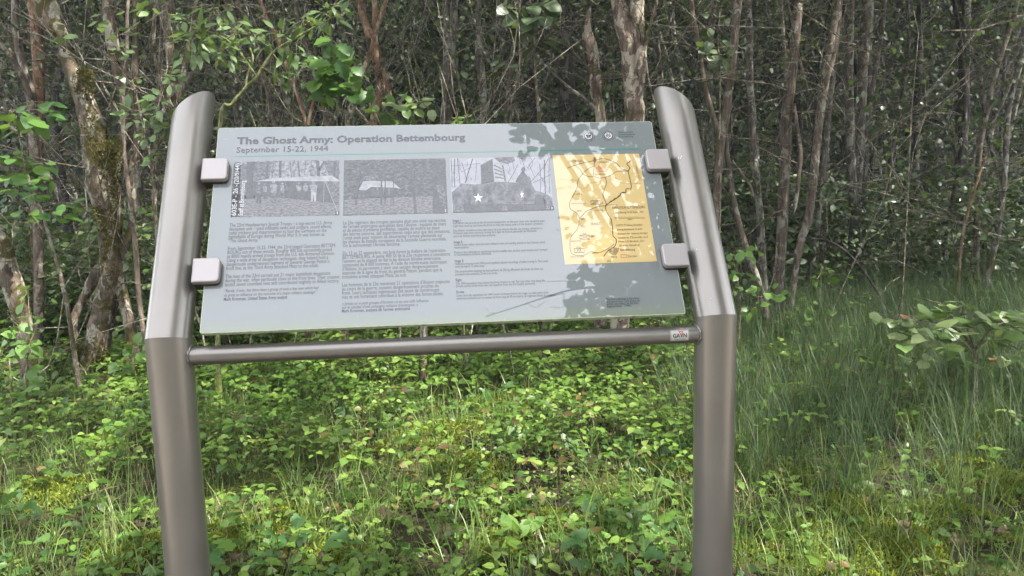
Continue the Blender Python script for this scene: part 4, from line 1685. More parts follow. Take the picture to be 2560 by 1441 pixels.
# whorled woodruff-like herbs
WH = None
for i, (px, py) in enumerate(((1745, 1380), (1690, 1330), (1610, 1395), (1480, 1400), (1380, 1330), (1560, 1215), (1660, 1425), (1440, 1250), (1800, 1290), (1530, 1350))):
    p0 = gpos(px, min(py + 25, 1438))
    if WH is None:
        WH = empty('whorled_herb', p0)
        V, F = tube(np.array([(0, 0, -.02), (.004, .003, .06), (0, 0, .13)]), [.0016, .0014, .001], 5)
        obj('stem', raw_mesh('stem', V, F, [M_grass_yel]), WH)
        for j in range(4):
            for q in range(7):
                a = q * .898 + j * .4
                child(LM_whorl[q % 3], 'leaf', WH, leaf_matrix((.003, .002, .045 + j * .028), (math.cos(a), math.sin(a), .25), (rn(.1), rn(.1), 1), .034 - j * .004, 1.5))
        o = WH
    else:
        o = copy_thing(WH, p0, random.uniform(0, 6.28), random.uniform(.7, 1.15))
    tag(o, 'pale green whorled herb with star-like leaf rings in the foreground grass', 'herb', 'whorled herbs in the foreground')
# dead leaves lying on the floor
big = [((940, 1318), .085, 'large pinkish brown dead leaf curled in the middle foreground'), ((1090, 1295), .05, 'small rusty dead leaf right of the large pinkish one'), ((1000, 1180), .05, 'pale dead leaf beside the sunlit moss'), ((2275, 1355), .07, 'long brown dead leaf on the moss at lower right'), ((2145, 1278), .05, 'orange dead leaf on a moss cushion at right'), ((795, 1425), .06, 'tan dead leaf at the bottom edge left of middle'), ((1300, 1050), .05, 'yellow brown dead leaf among clover-like leaves under the crossbar')]
for (pp, sz_, lb) in big:
    p0 = gpos(*pp)
    o = tag(obj('dead_leaf', LM_dead[random.randrange(6)]), lb, 'dead leaf', 'dead leaves on the floor')
    o.matrix_world = leaf_matrix(p0 + (0, 0, .035), (rn(), rn(), .2), (rn(.3), rn(.3) - .6, 1), sz_, 1.2)
for i in range(28):
    D_, s_ = sample_ground(1, 2.75, 4.6, -.1)
    D_, s_ = D_[0], s_[0]
    if s_ / D_ < .22 and random.random() < .5:
        s_ = D_ * random.uniform(.28, .66)
    xx, yy = fwd(D_, s_)
    o = tag(obj('dead_leaf', LM_dead[i % 6]), 'curled brown dead leaf half hidden among grass and moss', 'dead leaf', 'dead leaves on the floor')
    o.matrix_world = leaf_matrix((xx, yy, ground_z(xx, yy) + .03), (rn(), rn(), .3), (rn(.35), rn(.35) - .3, 1), random.uniform(.035, .065), 1.1)

# ------------------------------------------------------------------ trees traced along the edge of the wood
CROWN = []
for k in range(3):
    n = 700
    p = rdir(n) * (rng.random(n) ** .4)[:, None] * np.array([1.5, 1.5, 1.1])
    V, Fs = batch(*QUAD, p, rdir(n, -.3), rdir(n, 1), .10 + rng.random(n) * .08)
    CROWN.append(raw_mesh('crown', V, Fs, [M_leaf_canopy], attr=np.repeat(rng.random(n), 4)))


def twig_path(p, d, ln, sag=.1, n=6, wob=.16):
    P = [np.array(p, float)]
    d = np.array(d, float)
    d /= np.linalg.norm(d)
    for i in range(n):
        d = d + np.array([rn(wob), rn(wob), rn(wob * .7) - sag * .15])
        d /= np.linalg.norm(d)
        P.append(P[-1] + d * ln / n)
    return np.array(P)


def add_twig(mb, p, d, ln, r, sides=4, fork=2, sag=.1):
    P = twig_path(p, d, ln, sag)
    V, F = tube(P, np.linspace(r, r * .3, len(P)), sides)
    mb.add(V, F)
    for _ in range(fork):
        i = random.randrange(2, len(P) - 1)
        dd = P[i] - P[i - 1]
        dd = dd / np.linalg.norm(dd) + np.array([rn(.55), rn(.55), rn(.5)])
        add_twig(mb, P[i], dd, ln * random.uniform(.3, .6), r * .55, sides, fork - 1 if fork > 1 else 0, sag)


def limb_world(path, D, drift=0.0, ground=False, extend=0.0):
    """pixel path (x, y, width) -> world points and radii, top first or base first"""
    pts, rad = [], []
    n = len(path)
    for i, (px, py, w) in enumerate(path):
        Dd = D + drift * i / max(n - 1, 1)
        p = at(px, py, Dd)
        pts.append(p)
        rad.append(w / 2 / F_PX * np.linalg.norm(p - CAM) * (CF @ (p - CAM)) / np.linalg.norm(p - CAM))
    pts, rad = np.array(pts), np.array(rad)
    if ground and pts[0][2] > -.02:
        g = pts[0].copy()
        gz_ = ground_z(g[0], g[1]) - .06
        if g[2] - gz_ > .25:
            a = pts[0] - (pts[1] - pts[0]) / np.linalg.norm(pts[1] - pts[0]) * 0
            mid = a.copy()
            mid[2] = gz_ + .12
            g[2] = gz_
            pts = np.vstack([g, mid, pts])
            rad = np.concatenate([[rad[0] * 1.35, rad[0] * 1.12], rad])
        else:
            g[2] = gz_
            pts = np.vstack([g, pts])
            rad = np.concatenate([[rad[0] * 1.25], rad])
    if extend:
        d = pts[-1] - pts[-2]
        d = d / np.linalg.norm(d)
        for k in range(3):
            d = d + np.array([rn(.1), rn(.1), .15])
            d /= np.linalg.norm(d)
            pts = np.vstack([pts, pts[-1] + d * extend / 3])
            rad = np.append(rad, rad[-1] * .82)
    return pts, rad


tree_n = 0


def tree(label, D, limbs, m_, twigs=8, name='tree', cat='tree', twig_len=1.1, rough=.16, crown=True, sides=12, group=None, up=.2):
    """limbs: (path base->top, drift, is it a branch or a trunk reaching the ground)"""
    global tree_n
    tree_n += 1
    base = None
    root = None
    mb = MB()
    for li, L_ in enumerate(limbs):
        path, drift, kind = L_
        top_out = path[-1][1] <= 0
        pts, rad = limb_world(path, D, drift, kind == 'trunk', random.uniform(1.5, 2.6) if top_out else 0)
        if root is None:
            base = pts[0].copy()
            base[2] = ground_z(base[0], base[1])
            root = tag(empty(name, base), label, cat, group)
        st = 4
        P = spline(pts, st)
        rr = np.interp(np.arange(len(P)) / st, np.arange(len(pts)), rad)
        if not top_out:
            rr[-2:] *= (.8, .4)
        sd_ = sides if rad.max() > .03 else 8
        V, F = tube(P - base, rr, sd_, rough, tree_n * 3.7 + li)
        obj('trunk' if kind == 'trunk' else 'branch', raw_mesh('bark', V, F, [m_]), root)
        for k in range(twigs if li == 0 else max(2, twigs // 2)):
            i = random.randrange(len(P) // 4, len(P))
            a = random.uniform(0, 6.28)
            add_twig(mb, P[i] - base, (math.cos(a), math.sin(a) * .8, random.uniform(-.25, .9) + up), random.uniform(.3, 1) * twig_len, max(.003, min(rr[i] * .22, .007)), 4, random.choice((1, 2, 2)))
        if li == 0:
            last = P[-1]
    if twigs:
        tag(obj('twigs', mb.mesh('twigs', [M_twig]), root), kind='stuff')
    if crown:
        c = obj('crown', CROWN[tree_n % 3], root)
        c.location = Vector(last - base) + Vector((0, .3, .9))
        c.rotation_euler = (0, 0, tree_n)
        c['kind'] = 'stuff'
    return root


T1 = tree('thick mossy leaning tree with pale flaking limbs left of the sign', 5.9, [
    ([(226, 945, 66), (244, 850, 58), (262, 760, 55), (284, 690, 50), (274, 610, 54), (268, 540, 60), (258, 470, 70), (246, 410, 66), (228, 340, 44), (210, 260, 38), (185, 190, 36), (165, 130, 36), (150, 80, 34), (120, -10, 32)], 0, 'trunk'),
    ([(262, 480, 40), (285, 420, 36), (312, 350, 32), (318, 270, 30), (300, 200, 28), (285, 120, 28), (272, 40, 27), (268, -20, 26)], .25, 'branch'),
    ([(245, 420, 48), (240, 330, 50), (222, 270, 42), (200, 215, 30), (170, 170, 20)], .1, 'branch'),
    ([(150, 90, 30), (118, 40, 42), (112, -10, 40)], .0, 'branch'),
    ([(186, 865, 20), (186, 805, 20), (205, 755, 22), (232, 700, 25), (252, 660, 22)], .05, 'trunk')], M_bark_mossy, 12, rough=.28, sides=16)
# moss and lichen tufts on the thick trunk
bp_, bn_ = [], []
for (cx, cyy, rx, ry, n) in ((262, 470, 34, 120, 1300), (212, 205, 30, 40, 420), (275, 640, 24, 90, 600), (236, 900, 34, 60, 700), (200, 880, 26, 22, 350), (285, 400, 26, 60, 450), (228, 330, 22, 70, 350)):
    for _ in range(n):
        a, q = random.uniform(0, 6.28), math.sqrt(random.random())
        px, py = cx + math.cos(a) * q * rx, cyy + math.sin(a) * q * ry
        bp_.append(at(px, py, 5.9 - random.uniform(.0, .11)))
bp_ = np.array(bp_)
n = len(bp_)
tag(batch_obj('moss', np.array([(-.25, 0, 0), (.25, 0, 0), (0, 1, .1), (0, .5, .25)], float), [np.array([(0, 1, 3), (0, 3, 2), (1, 2, 3)])], bp_, rdir(n, .1) + np.array([0, -.7, 0]), rdir(n), .010 + rng.random(n) * .020, M_moss_bark, parent=T1, origin=np.array(T1.location)))

tree('lichen-spotted stem with moss collar between thick mossy tree and sign', 5.85, [
    ([(352, 985, 32), (338, 900, 29), (326, 830, 28), (312, 760, 28), (298, 700, 30), (292, 670, 26), (330, 560, 18), (328, 430, 16), (345, 330, 15), (338, 200, 14), (340, 60, 12), (338, -20, 12)], .1, 'trunk')], M_bark_mossy, 8, rough=.22)
tree('thin spotted stem running up just left of the left post', 5.7, [
    ([(375, 900, 13), (362, 850, 13), (347, 740, 13), (337, 600, 13), (325, 500, 12), (312, 400, 11), (306, 260, 10), (318, 120, 9), (322, -10, 8)], .2, 'trunk')], M_bark_brown, 6)
tree('crooked lichen-blotched trunk leaning out at the left edge', 5.35, [
    ([(82, 1010, 42), (72, 930, 40), (62, 850, 41), (46, 760, 44), (22, 680, 44), (4, 610, 42), (-40, 520, 40), (-90, 380, 36), (-120, 200, 30), (-140, -20, 26)], 0, 'trunk')], M_bark_mossy, 6, rough=.22, sides=16)
tree('slim brown stem bending between left edge and thick mossy tree', 6.6, [
    ([(96, 900, 22), (98, 700, 24), (95, 560, 24), (87, 450, 24), (84, 340, 24), (80, 250, 22), (70, 200, 20), (52, 140, 19), (40, 80, 18), (36, -20, 16)], .3, 'trunk'),
    ([(80, 250, 16), (50, 180, 14), (10, 120, 12), (-30, 60, 12)], -.2, 'branch')], M_bark_brown, 9)
tree('reddish trunk high behind the thick mossy tree at left', 7.4, [
    ([(92, 800, 26), (92, 500, 26), (98, 250, 28), (95, 120, 28), (88, 40, 28), (80, -20, 28)], .3, 'trunk')], M_bark_red, 6)
tree('dark stem with white lichen spots above the left post', 6.4, [
    ([(470, 900, 20), (455, 600, 20), (440, 330, 22), (432, 200, 24), (425, 120, 26), (418, 40, 26), (414, -20, 25)], .3, 'trunk'),
    ([(440, 260, 14), (462, 170, 15), (478, 90, 14), (490, 10, 12), (494, -20, 12)], .2, 'branch'),
    ([(445, 300, 12), (400, 200, 10), (385, 100, 9), (392, -20, 8)], -.2, 'branch')], M_bark_mossy, 10)
tree('pale grey sapling stem behind mossy limbs left of the left post', 7.0, [
    ([(345, 800, 14), (347, 500, 13), (340, 345, 13), (334, 240, 12), (337, 120, 11), (342, -15, 11)], .1, 'trunk')], M_bark_grey, 6)
tree('twin brown stems between mossy tree and left post, lower part', 7.2, [
    ([(395, 900, 16), (390, 620, 15), (388, 440, 14), (392, 330, 12), (398, 200, 11), (405, 60, 9), (410, -10, 9)], .2, 'trunk'),
    ([(350, 880, 20), (352, 560, 20), (345, 420, 18), (343, 350, 14)], .1, 'trunk')], M_bark_brown, 6)

tree('rust-coloured stem with peeling bark above the middle photo on the board', 7.0, [
    ([(930, 900, 30), (935, 500, 28), (930, 380, 26), (932, 320, 22), (944, 262, 25), (951, 215, 24), (944, 165, 22), (936, 110, 19), (937, 50, 16), (933, -15, 14)], .1, 'trunk'),
    ([(906, 200, 10), (914, 160, 11), (926, 125, 12), (936, 90, 12), (946, 60, 12), (958, 25, 12), (970, -15, 11)], -.1, 'branch'),
    ([(955, 170, 10), (966, 205, 12), (975, 240, 9), (985, 260, 8)], 0, 'branch'),
    ([(930, 100, 22), (918, 70, 20), (905, 30, 18), (898, -15, 18)], .25, 'branch')], M_bark_red, 9, rough=.3)
tree('pale lichen-whitened stem joining the rust-coloured stem from below', 6.9, [
    ([(850, 900, 16), (862, 420, 15), (872, 310, 15), (882, 255, 15), (893, 215, 13), (906, 180, 11), (916, 150, 10)], .05, 'trunk')], M_bark_peel, 4, crown=False)
tree('thin orange-barked stem slanting down to the top edge of the board', 6.5, [
    ([(770, 900, 14), (768, 400, 12), (765, 310, 10), (750, 258, 10), (735, 215, 10), (715, 165, 9), (704, 120, 9), (682, 78, 10), (666, 45, 10), (655, 12, 9), (648, -15, 9)], .1, 'trunk'),
    ([(768, 320, 10), (780, 270, 9), (792, 225, 8)], .05, 'branch')], M_bark_red, 8)
tree('slender grey stems fanning out behind the title of the board', 7.6, [
    ([(690, 900, 14), (692, 400, 12), (690, 330, 11), (665, 220, 9), (640, 120, 8), (600, 20, 7), (590, -15, 7)], .1, 'trunk'),
    ([(740, 900, 12), (742, 380, 11), (735, 310, 10), (715, 240, 9), (690, 190, 8)], .1, 'trunk'),
    ([(830, 900, 12), (828, 400, 11), (815, 300, 9), (795, 220, 8), (770, 130, 8), (742, 40, 7), (736, -15, 7)], .2, 'trunk')], M_bark_brown, 10)
tree('mossy twin stem with yellow leaves right of the rust-coloured stem', 8.3, [
    ([(1125, 900, 30), (1120, 420, 28), (1118, 300, 27), (1120, 210, 28), (1124, 130, 27), (1132, 60, 22), (1140, -15, 20)], .1, 'trunk'),
    ([(1112, 330, 12), (1112, 260, 12), (1116, 190, 11)], -.1, 'branch'),
    ([(1124, 130, 14), (1118, 60, 14), (1112, -15, 14)], .1, 'branch')], M_bark_grey, 10, rough=.24)
tree('mossy grey stem with orange specks behind the date line', 8.1, [
    ([(1215, 900, 22), (1213, 420, 21), (1210, 300, 20), (1206, 220, 20), (1200, 140, 21), (1196, 70, 15), (1194, -15, 12)], .1, 'trunk')], M_bark_grey, 9, rough=.22)
tree('bent grey sapling right of the two mossy stems', 8.6, [
    ([(1265, 900, 12), (1262, 420, 12), (1264, 300, 11), (1270, 230, 11), (1280, 150, 10), (1290, 95, 8)], .1, 'trunk'),
    ([(1290, 130, 5), (1340, 110, 5), (1400, 100, 5), (1425, 85, 4), (1450, 30, 4), (1460, -15, 4)], -.3, 'branch'),
    ([(1215, 140, 5), (1260, 110, 5), (1300, 85, 5), (1320, 50, 4), (1335, -15, 4)], -.3, 'branch')], M_bark_brown, 7, crown=False)
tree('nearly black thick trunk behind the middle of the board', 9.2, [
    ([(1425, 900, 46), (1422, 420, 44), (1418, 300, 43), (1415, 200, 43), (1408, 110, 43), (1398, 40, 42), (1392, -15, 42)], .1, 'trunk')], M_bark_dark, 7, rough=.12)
tree('dead branch slanting down across the wood behind the board', 7.7, [
    ([(1500, 290, 10), (1478, 262, 9), (1440, 232, 8), (1400, 200, 7), (1350, 152, 6), (1290, 97, 6), (1230, 45, 6), (1180, 5, 5)], .6, 'branch')], M_bark_grey, 5, name='dead_branch', cat='branch', crown=False)
tree('broken snag with pale bare wood and lichen beside the big flaking tree', 6.6, [
    ([(1500, 900, 30), (1505, 420, 30), (1502, 310, 28), (1496, 250, 22), (1488, 190, 28), (1478, 130, 34), (1468, 85, 26), (1470, 50, 12), (1475, 20, 9)], 0, 'trunk'),
    ([(1500, 300, 20), (1488, 262, 16), (1480, 215, 12), (1478, 185, 8)], -.12, 'branch')], M_bark_peel, 10, name='broken_snag', cat='snag', crown=False, rough=.35)
tree('big flaking double-stemmed tree whose trunk shows under the board', 6.3, [
    ([(1542, 930, 52), (1545, 860, 46), (1552, 760, 48), (1570, 520, 50), (1585, 310, 52), (1584, 250, 50), (1580, 190, 46), (1570, 110, 44), (1556, 50, 42), (1540, -15, 40)], .1, 'trunk'),
    ([(1590, 290, 24), (1598, 220, 26), (1602, 150, 28), (1597, 80, 30), (1592, 20, 32), (1590, -15, 32)], .05, 'branch'),
    ([(1612, 140, 7), (1618, 90, 8), (1632, 40, 8), (1645, -15, 8)], -.1, 'branch'),
    ([(1612, 120, 5), (1622, 200, 4), (1640, 270, 4)], -.2, 'branch')], M_bark_peel, 10, rough=.3, sides=16)

tree('smooth brown forked sapling right behind the right post', 6.9, [
    ([(1788, 900, 22), (1790, 620, 20), (1792, 520, 20), (1796, 430, 20), (1803, 345, 22), (1812, 300, 22), (1820, 240, 20), (1828, 175, 20), (1835, 110, 19), (1842, 40, 19), (1848, -15, 19)], .1, 'trunk'),
    ([(1803, 345, 16), (1790, 315, 15), (1775, 265, 14), (1762, 215, 13), (1752, 150, 13), (1742, 90, 13), (1732, 40, 11), (1724, -15, 10)], .0, 'branch'),
    ([(1812, 215, 4), (1775, 165, 4), (1740, 125, 5), (1700, 106, 4), (1655, 110, 3)], -.3, 'branch'),
    ([(1745, 208, 5), (1800, 196, 5), (1870, 205, 5), (1930, 212, 4), (1965, 226, 4)], -.3, 'branch')], M_bark_brown, 7)
tree('thin crooked stem leaning right, first one right of the right post', 6.95, [
    ([(1930, 850, 24), (1918, 800, 22), (1908, 755, 20), (1893, 700, 19), (1868, 630, 18), (1848, 565, 17), (1836, 510, 15), (1825, 440, 13), (1818, 390, 13), (1815, 330, 9), (1818, 250, 6), (1812, 180, 5)], .05, 'trunk'),
    ([(1830, 400, 6), (1850, 430, 6), (1875, 465, 6), (1885, 500, 5)], .0, 'branch')], M_bark_brown, 7, crown=False)
tree('pale lichen-banded slender trunk, second right of the right post', 8.2, [
    ([(1912, 760, 20), (1905, 640, 19), (1898, 520, 19), (1890, 440, 18), (1882, 350, 17), (1877, 250, 16), (1874, 150, 16), (1876, 80, 15), (1870, 20, 14), (1868, -15, 14)], .1, 'trunk')], M_bark_grey, 7)
tree('stout reddish-brown trunk with dark mossy foot right of the right post', 7.7, [
    ([(1942, 850, 56), (1944, 810, 42), (1945, 740, 28), (1950, 660, 26), (1955, 580, 27), (1959, 500, 27), (1962, 400, 28), (1966, 300, 27), (1974, 220, 26), (1982, 150, 25), (1989, 80, 24), (1996, 10, 22), (1998, -15, 22)], .1, 'trunk'),
    ([(1985, 260, 10), (1993, 320, 11), (2001, 380, 11), (1997, 440, 11), (1990, 500, 10), (1984, 535, 9)], -.15, 'branch'),
    ([(1966, 230, 10), (1960, 120, 9), (1956, 50, 8), (1952, -15, 8)], -.1, 'branch'),
    ([(2022, 235, 5), (2005, 170, 6), (1985, 90, 5), (1975, 30, 5), (1970, -15, 5)], -.25, 'branch')], M_bark_brown, 8, rough=.12)
tree('reddish forked trunk curving up beside the stout reddish-brown trunk', 7.6, [
    ([(1970, 850, 12), (1972, 810, 12), (1985, 700, 15), (2000, 610, 19), (2020, 545, 22), (2031, 460, 22), (2041, 370, 20), (2050, 290, 20), (2060, 220, 20), (2070, 150, 19), (2080, 90, 17), (2092, 30, 16), (2098, -15, 15)], .1, 'trunk'),
    ([(2062, 215, 12), (2082, 150, 12), (2092, 90, 11), (2100, 20, 10), (2102, -15, 10)], .2, 'branch')], M_bark_brown, 8, rough=.12)
tree('thin dark stem leaning beside the forked reddish trunk', 8.8, [
    ([(2018, 720, 14), (2040, 600, 13), (2052, 480, 13), (2068, 340, 13), (2078, 230, 12), (2090, 130, 11), (2100, -15, 10)], .1, 'trunk')], M_bark_grey, 7)
tree('tall lichen-mottled trunk standing alone in the right half', 9.6, [
    ([(2128, 720, 26), (2132, 600, 24), (2140, 500, 22), (2148, 400, 20), (2152, 300, 22), (2156, 200, 24), (2160, 120, 26), (2166, 40, 27), (2168, -15, 27)], .1, 'trunk'),
    ([(2142, 450, 14), (2165, 330, 12), (2185, 200, 11), (2205, 80, 10), (2215, -15, 9)], .2, 'branch')], M_bark_grey, 9, rough=.18)
tree('black fat trunk in the shade behind the mottled trunk', 11.0, [
    ([(2152, 660, 36), (2150, 560, 33), (2152, 450, 30), (2160, 300, 28), (2166, 120, 26), (2170, -15, 26)], .1, 'trunk')], M_bark_dark, 6)
tree('leaning dark stem at the far right with lichen bands', 8.3, [
    ([(2450, 800, 20), (2462, 720, 18), (2475, 660, 18), (2492, 590, 16), (2505, 500, 15), (2513, 420, 14), (2516, 350, 14), (2520, 290, 13), (2532, 225, 13), (2548, 170, 14), (2562, 130, 14), (2590, -15, 12)], .1, 'trunk'),
    ([(2555, 160, 8), (2530, 200, 8), (2505, 260, 7), (2470, 330, 6)], .1, 'branch')], M_bark_grey, 9)
tree('brown slanting stem near the top right corner', 8.8, [
    ([(2440, 760, 14), (2445, 420, 13), (2470, 270, 13), (2490, 180, 13), (2512, 110, 12), (2535, 40, 12), (2550, -15, 12)], .1, 'trunk')], M_bark_brown, 6)
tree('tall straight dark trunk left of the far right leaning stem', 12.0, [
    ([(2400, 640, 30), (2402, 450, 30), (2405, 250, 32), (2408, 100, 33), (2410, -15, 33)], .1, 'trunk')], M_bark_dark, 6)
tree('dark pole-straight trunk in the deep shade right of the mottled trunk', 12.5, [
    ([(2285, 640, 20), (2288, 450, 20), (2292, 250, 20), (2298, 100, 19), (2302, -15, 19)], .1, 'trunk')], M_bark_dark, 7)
tree('bare stick leaning across the grass right of the forked trunk', 7.4, [
    ([(2225, 790, 6), (2200, 740, 6), (2140, 655, 6), (2080, 607, 7), (2010, 594, 7)], .2, 'branch')], M_bark_dark, 3, name='leaning_stick', cat='stick', crown=False)
tree('pale crooked twig-like sapling low in front of the dark wood at right', 8.0, [
    ([(2400, 640, 7), (2412, 560, 7), (2432, 490, 7), (2450, 430, 6), (2470, 380, 5)], .1, 'trunk')], M_bark_red, 3, crown=False, name='sapling', cat='sapling')
tree('small mossy post-like stump seen just below the crossbar', 5.6, [
    ([(1060, 955, 22), (1058, 900, 20), (1060, 820, 18), (1064, 700, 14)], .0, 'trunk')], M_bark_mossy, 3, crown=False, name='stump', cat='stump')

# ------------------------------------------------------------------ leafy saplings and sprays, each larger leaf a part


def leafy(name, label, cat, D, stems, sprays, LM, wf=1.0, m_=M_twig, up=.5, face=-.6, bronze=0, group=None, dj=.22, hang=0.0):
    """stems: pixel paths base->tip; sprays: (cx, cy, rx, ry, leaves, leaf length in pixels)"""
    root = None
    nodes = []
    mb = MB()
    for path, ground in stems:
        pts, rad = limb_world(path, D, 0, ground)
        if root is None:
            base = pts[0].copy()
            base[2] = max(base[2], 0)
            if ground:
                base[2] = ground_z(base[0], base[1])
            root = tag(empty(name, base), label, cat, group)
        P = spline(pts, 4)
        rr = np.interp(np.arange(len(P)) / 4, np.arange(len(pts)), rad)
        V, F = tube(P - base, rr, 7, .12, D)
        obj('stem', raw_mesh('stem', V, F, [m_]), root)
        nodes += list(P)
    nodes = np.array(nodes)
    for cx, cyy, rx, ry, nl, lp in sprays:
        c = at(cx, cyy, D + rn(dj * .5))
        i = np.argmin(np.linalg.norm(nodes - c, axis=1))
        # twig from the stem through the spray
        a_ = c - nodes[i]
        tip = c + a_ / (np.linalg.norm(a_) + 1e-6) * rx / F_PX * D * .7
        mid = (nodes[i] + c) / 2 + np.array([rn(.02), rn(.02), .02])
        P = spline(np.array([nodes[i], mid, c, tip]), 3)
        V, F = tube(P - base, np.linspace(.0035, .0012, len(P)), 4)
        mb.add(V, F)
        for j in range(nl):
            a, q = random.uniform(0, 6.28), math.sqrt(random.random())
            p = at(cx + math.cos(a) * q * rx, cyy + math.sin(a) * q * ry, D + rn(dj * .5))
            k = min(range(3, len(P)), key=lambda kk: np.linalg.norm(P[kk] - p))
            out = p - P[k]
            V, F = tube(np.array([P[k], (P[k] + p) / 2 + (0, 0, .008), p]) - base, [.0011, .001, .0008], 3)
            mb.add(V, F)
            ax_ = out / (np.linalg.norm(out) + 1e-6) + np.array([rn(.35), rn(.35), rn(.2) - hang])
            nm = np.array([rn(.42), face + rn(.38), up + .5])
            sz_ = lp / F_PX * D * random.uniform(.65, 1.15)
            if bronze and random.random() < bronze:
                child(LM_bronze[j % 2], 'leaf', root, leaf_matrix(p - base, ax_, nm, sz_ * .75, wf))['label'] = 'bronze brown young leaf'
            else:
                child(LM[random.randrange(len(LM))], 'leaf', root, leaf_matrix(p - base, ax_, nm, sz_, wf * random.uniform(.85, 1.15)))
    tag(obj('twigs', mb.mesh('twigs', [m_]), root), kind='stuff')
    return root


leafy('willow', 'green-barked willow with narrow leaves arching over the left post', 'willow', 4.9,
      [([(545, 900, 12), (548, 330, 10), (580, 262, 10), (612, 222, 10), (640, 195, 9), (662, 160, 8), (690, 125, 7), (740, 95, 6), (790, 66, 5), (840, 40, 4)], True),
       ([(615, 220, 7), (618, 190, 6), (632, 150, 5), (625, 120, 4)], False),
       ([(640, 190, 5), (590, 120, 5), (540, 85, 4), (480, 70, 3)], False)],
      [(505, 95, 46, 34, 24, 52), (475, 135, 36, 40, 18, 46), (585, 80, 46, 30, 18, 50), (560, 125, 40, 30, 14, 44), (640, 100, 40, 30, 14, 48), (700, 95, 44, 26, 16, 50), (765, 62, 44, 26, 18, 48), (825, 40, 40, 26, 18, 48), (735, 135, 36, 26, 10, 44),
       (715, 175, 30, 34, 16, 50), (600, 150, 34, 24, 10, 40), (860, 15, 40, 20, 12, 44), (470, 60, 40, 24, 12, 44), (690, 190, 30, 16, 8, 40), (545, 30, 40, 24, 8, 40)], LM_willow, 1.1, M_twig_green, dj=.3, hang=.15)
leafy('leafy_sapling', 'narrow-leaved sapling spreading in front of the mossy limbs beside the left post', 'sapling', 5.3,
      [([(395, 940, 10), (392, 600, 9), (380, 420, 8), (350, 280, 6), (330, 200, 4)], True), ([(380, 400, 5), (420, 310, 5), (450, 230, 4)], False)],
      [(350, 290, 40, 26, 16, 44), (395, 255, 34, 28, 14, 40), (430, 330, 34, 24, 14, 42), (375, 330, 28, 22, 10, 36), (445, 265, 30, 30, 12, 40), (405, 395, 30, 24, 12, 36), (330, 225, 30, 22, 10, 34), (435, 190, 30, 26, 8, 36), (420, 440, 26, 24, 12, 32), (290, 60, 50, 40, 14, 36), (390, 30, 50, 26, 12, 40), (300, 130, 36, 24, 8, 34), (170, 80, 40, 26, 9, 36)], LM_willow, 1.9, M_twig, dj=.4)
leafy('oak_sapling', 'young oak shoot with lobed bright leaves above the middle photo', 'oak', 5.6,
      [([(868, 900, 8), (866, 330, 7), (856, 280, 6), (846, 220, 5), (845, 160, 4), (850, 100, 3)], True)],
      [(845, 112, 36, 12, 8, 46), (840, 145, 38, 14, 9, 48), (850, 172, 40, 14, 9, 50), (815, 205, 30, 16, 8, 50), (850, 205, 34, 18, 9, 50), (850, 240, 36, 16, 8, 50), (872, 228, 24, 14, 6, 40), (905, 230, 20, 10, 4, 32), (830, 250, 16, 14, 3, 40)], LM_oak, 1.35, M_twig, dj=.16, face=-.9)
leafy('maple_sapling', 'small dark green sapling sprig touching the top edge of the board', 'sapling', 6.0,
      [([(1000, 900, 7), (998, 400, 6), (985, 300, 5), (1010, 275, 4), (1050, 262, 3)], True)],
      [(960, 285, 24, 12, 7, 34), (995, 262, 24, 14, 8, 36), (1030, 268, 26, 14, 8, 36), (1062, 265, 20, 18, 7, 34), (1010, 298, 26, 8, 5, 30)], LM_hazel, 1.0, M_twig, dj=.15)
leafy('hazel', 'hanging hazel spray high in the gap above the board', 'hazel', 6.4,
      [([(1360, 900, 9), (1352, 400, 8), (1340, 200, 7), (1335, 80, 6), (1320, -30, 5)], True)],
      [(1310, 30, 30, 24, 8, 44), (1345, 45, 30, 26, 9, 46), (1320, 85, 34, 22, 9, 46), (1360, 15, 26, 22, 7, 44), (1335, 115, 20, 12, 4, 40), (1405, 120, 30, 14, 6, 34), (1385, 90, 24, 18, 4, 34), (1260, 172, 26, 16, 9, 34), (1285, 15, 26, 14, 5, 36)], LM_dullround, 1.0, M_twig, dj=.2)
leafy('leafy_sapling', 'sapling with fresh yellowish leaves peeping over the board behind its title', 'sapling', 5.8,
      [([(1160, 900, 6), (1158, 420, 6), (1165, 330, 4), (1170, 290, 3)], True)], [(1175, 300, 26, 10, 7, 30), (1130, 305, 20, 8, 4, 26), (1240, 262, 18, 10, 0, 20)], LM_fresh, 1.0, M_twig, dj=.12)
leafy('leafy_sapling', 'broad-leaved sapling with layered round leaves at the left edge', 'sapling', 5.0,
      [([(195, 950, 12), (172, 790, 11), (158, 720, 10), (147, 670, 10), (132, 625, 9), (118, 570, 8), (100, 520, 8), (80, 480, 7), (60, 400, 5), (45, 320, 4), (35, 250, 3)], True), ([(120, 590, 5), (60, 520, 4), (10, 480, 3)], False), ([(140, 650, 4), (190, 590, 3), (215, 530, 3)], False)],
      [(35, 285, 40, 14, 10, 40), (100, 300, 44, 16, 11, 42), (40, 320, 36, 12, 7, 38), (135, 280, 22, 12, 4, 38), (30, 400, 40, 14, 10, 36), (95, 415, 36, 14, 9, 36), (20, 440, 34, 14, 8, 34), (80, 450, 40, 14, 9, 34), (25, 480, 34, 12, 8, 34), (95, 480, 30, 12, 6, 32), (110, 445, 30, 14, 6, 34), (190, 510, 30, 16, 7, 32), (155, 540, 30, 16, 7, 32), (60, 540, 40, 16, 9, 32), (120, 260, 20, 10, 3, 34)], LM_round, .95, M_twig, up=.9, face=-.25, dj=.35)
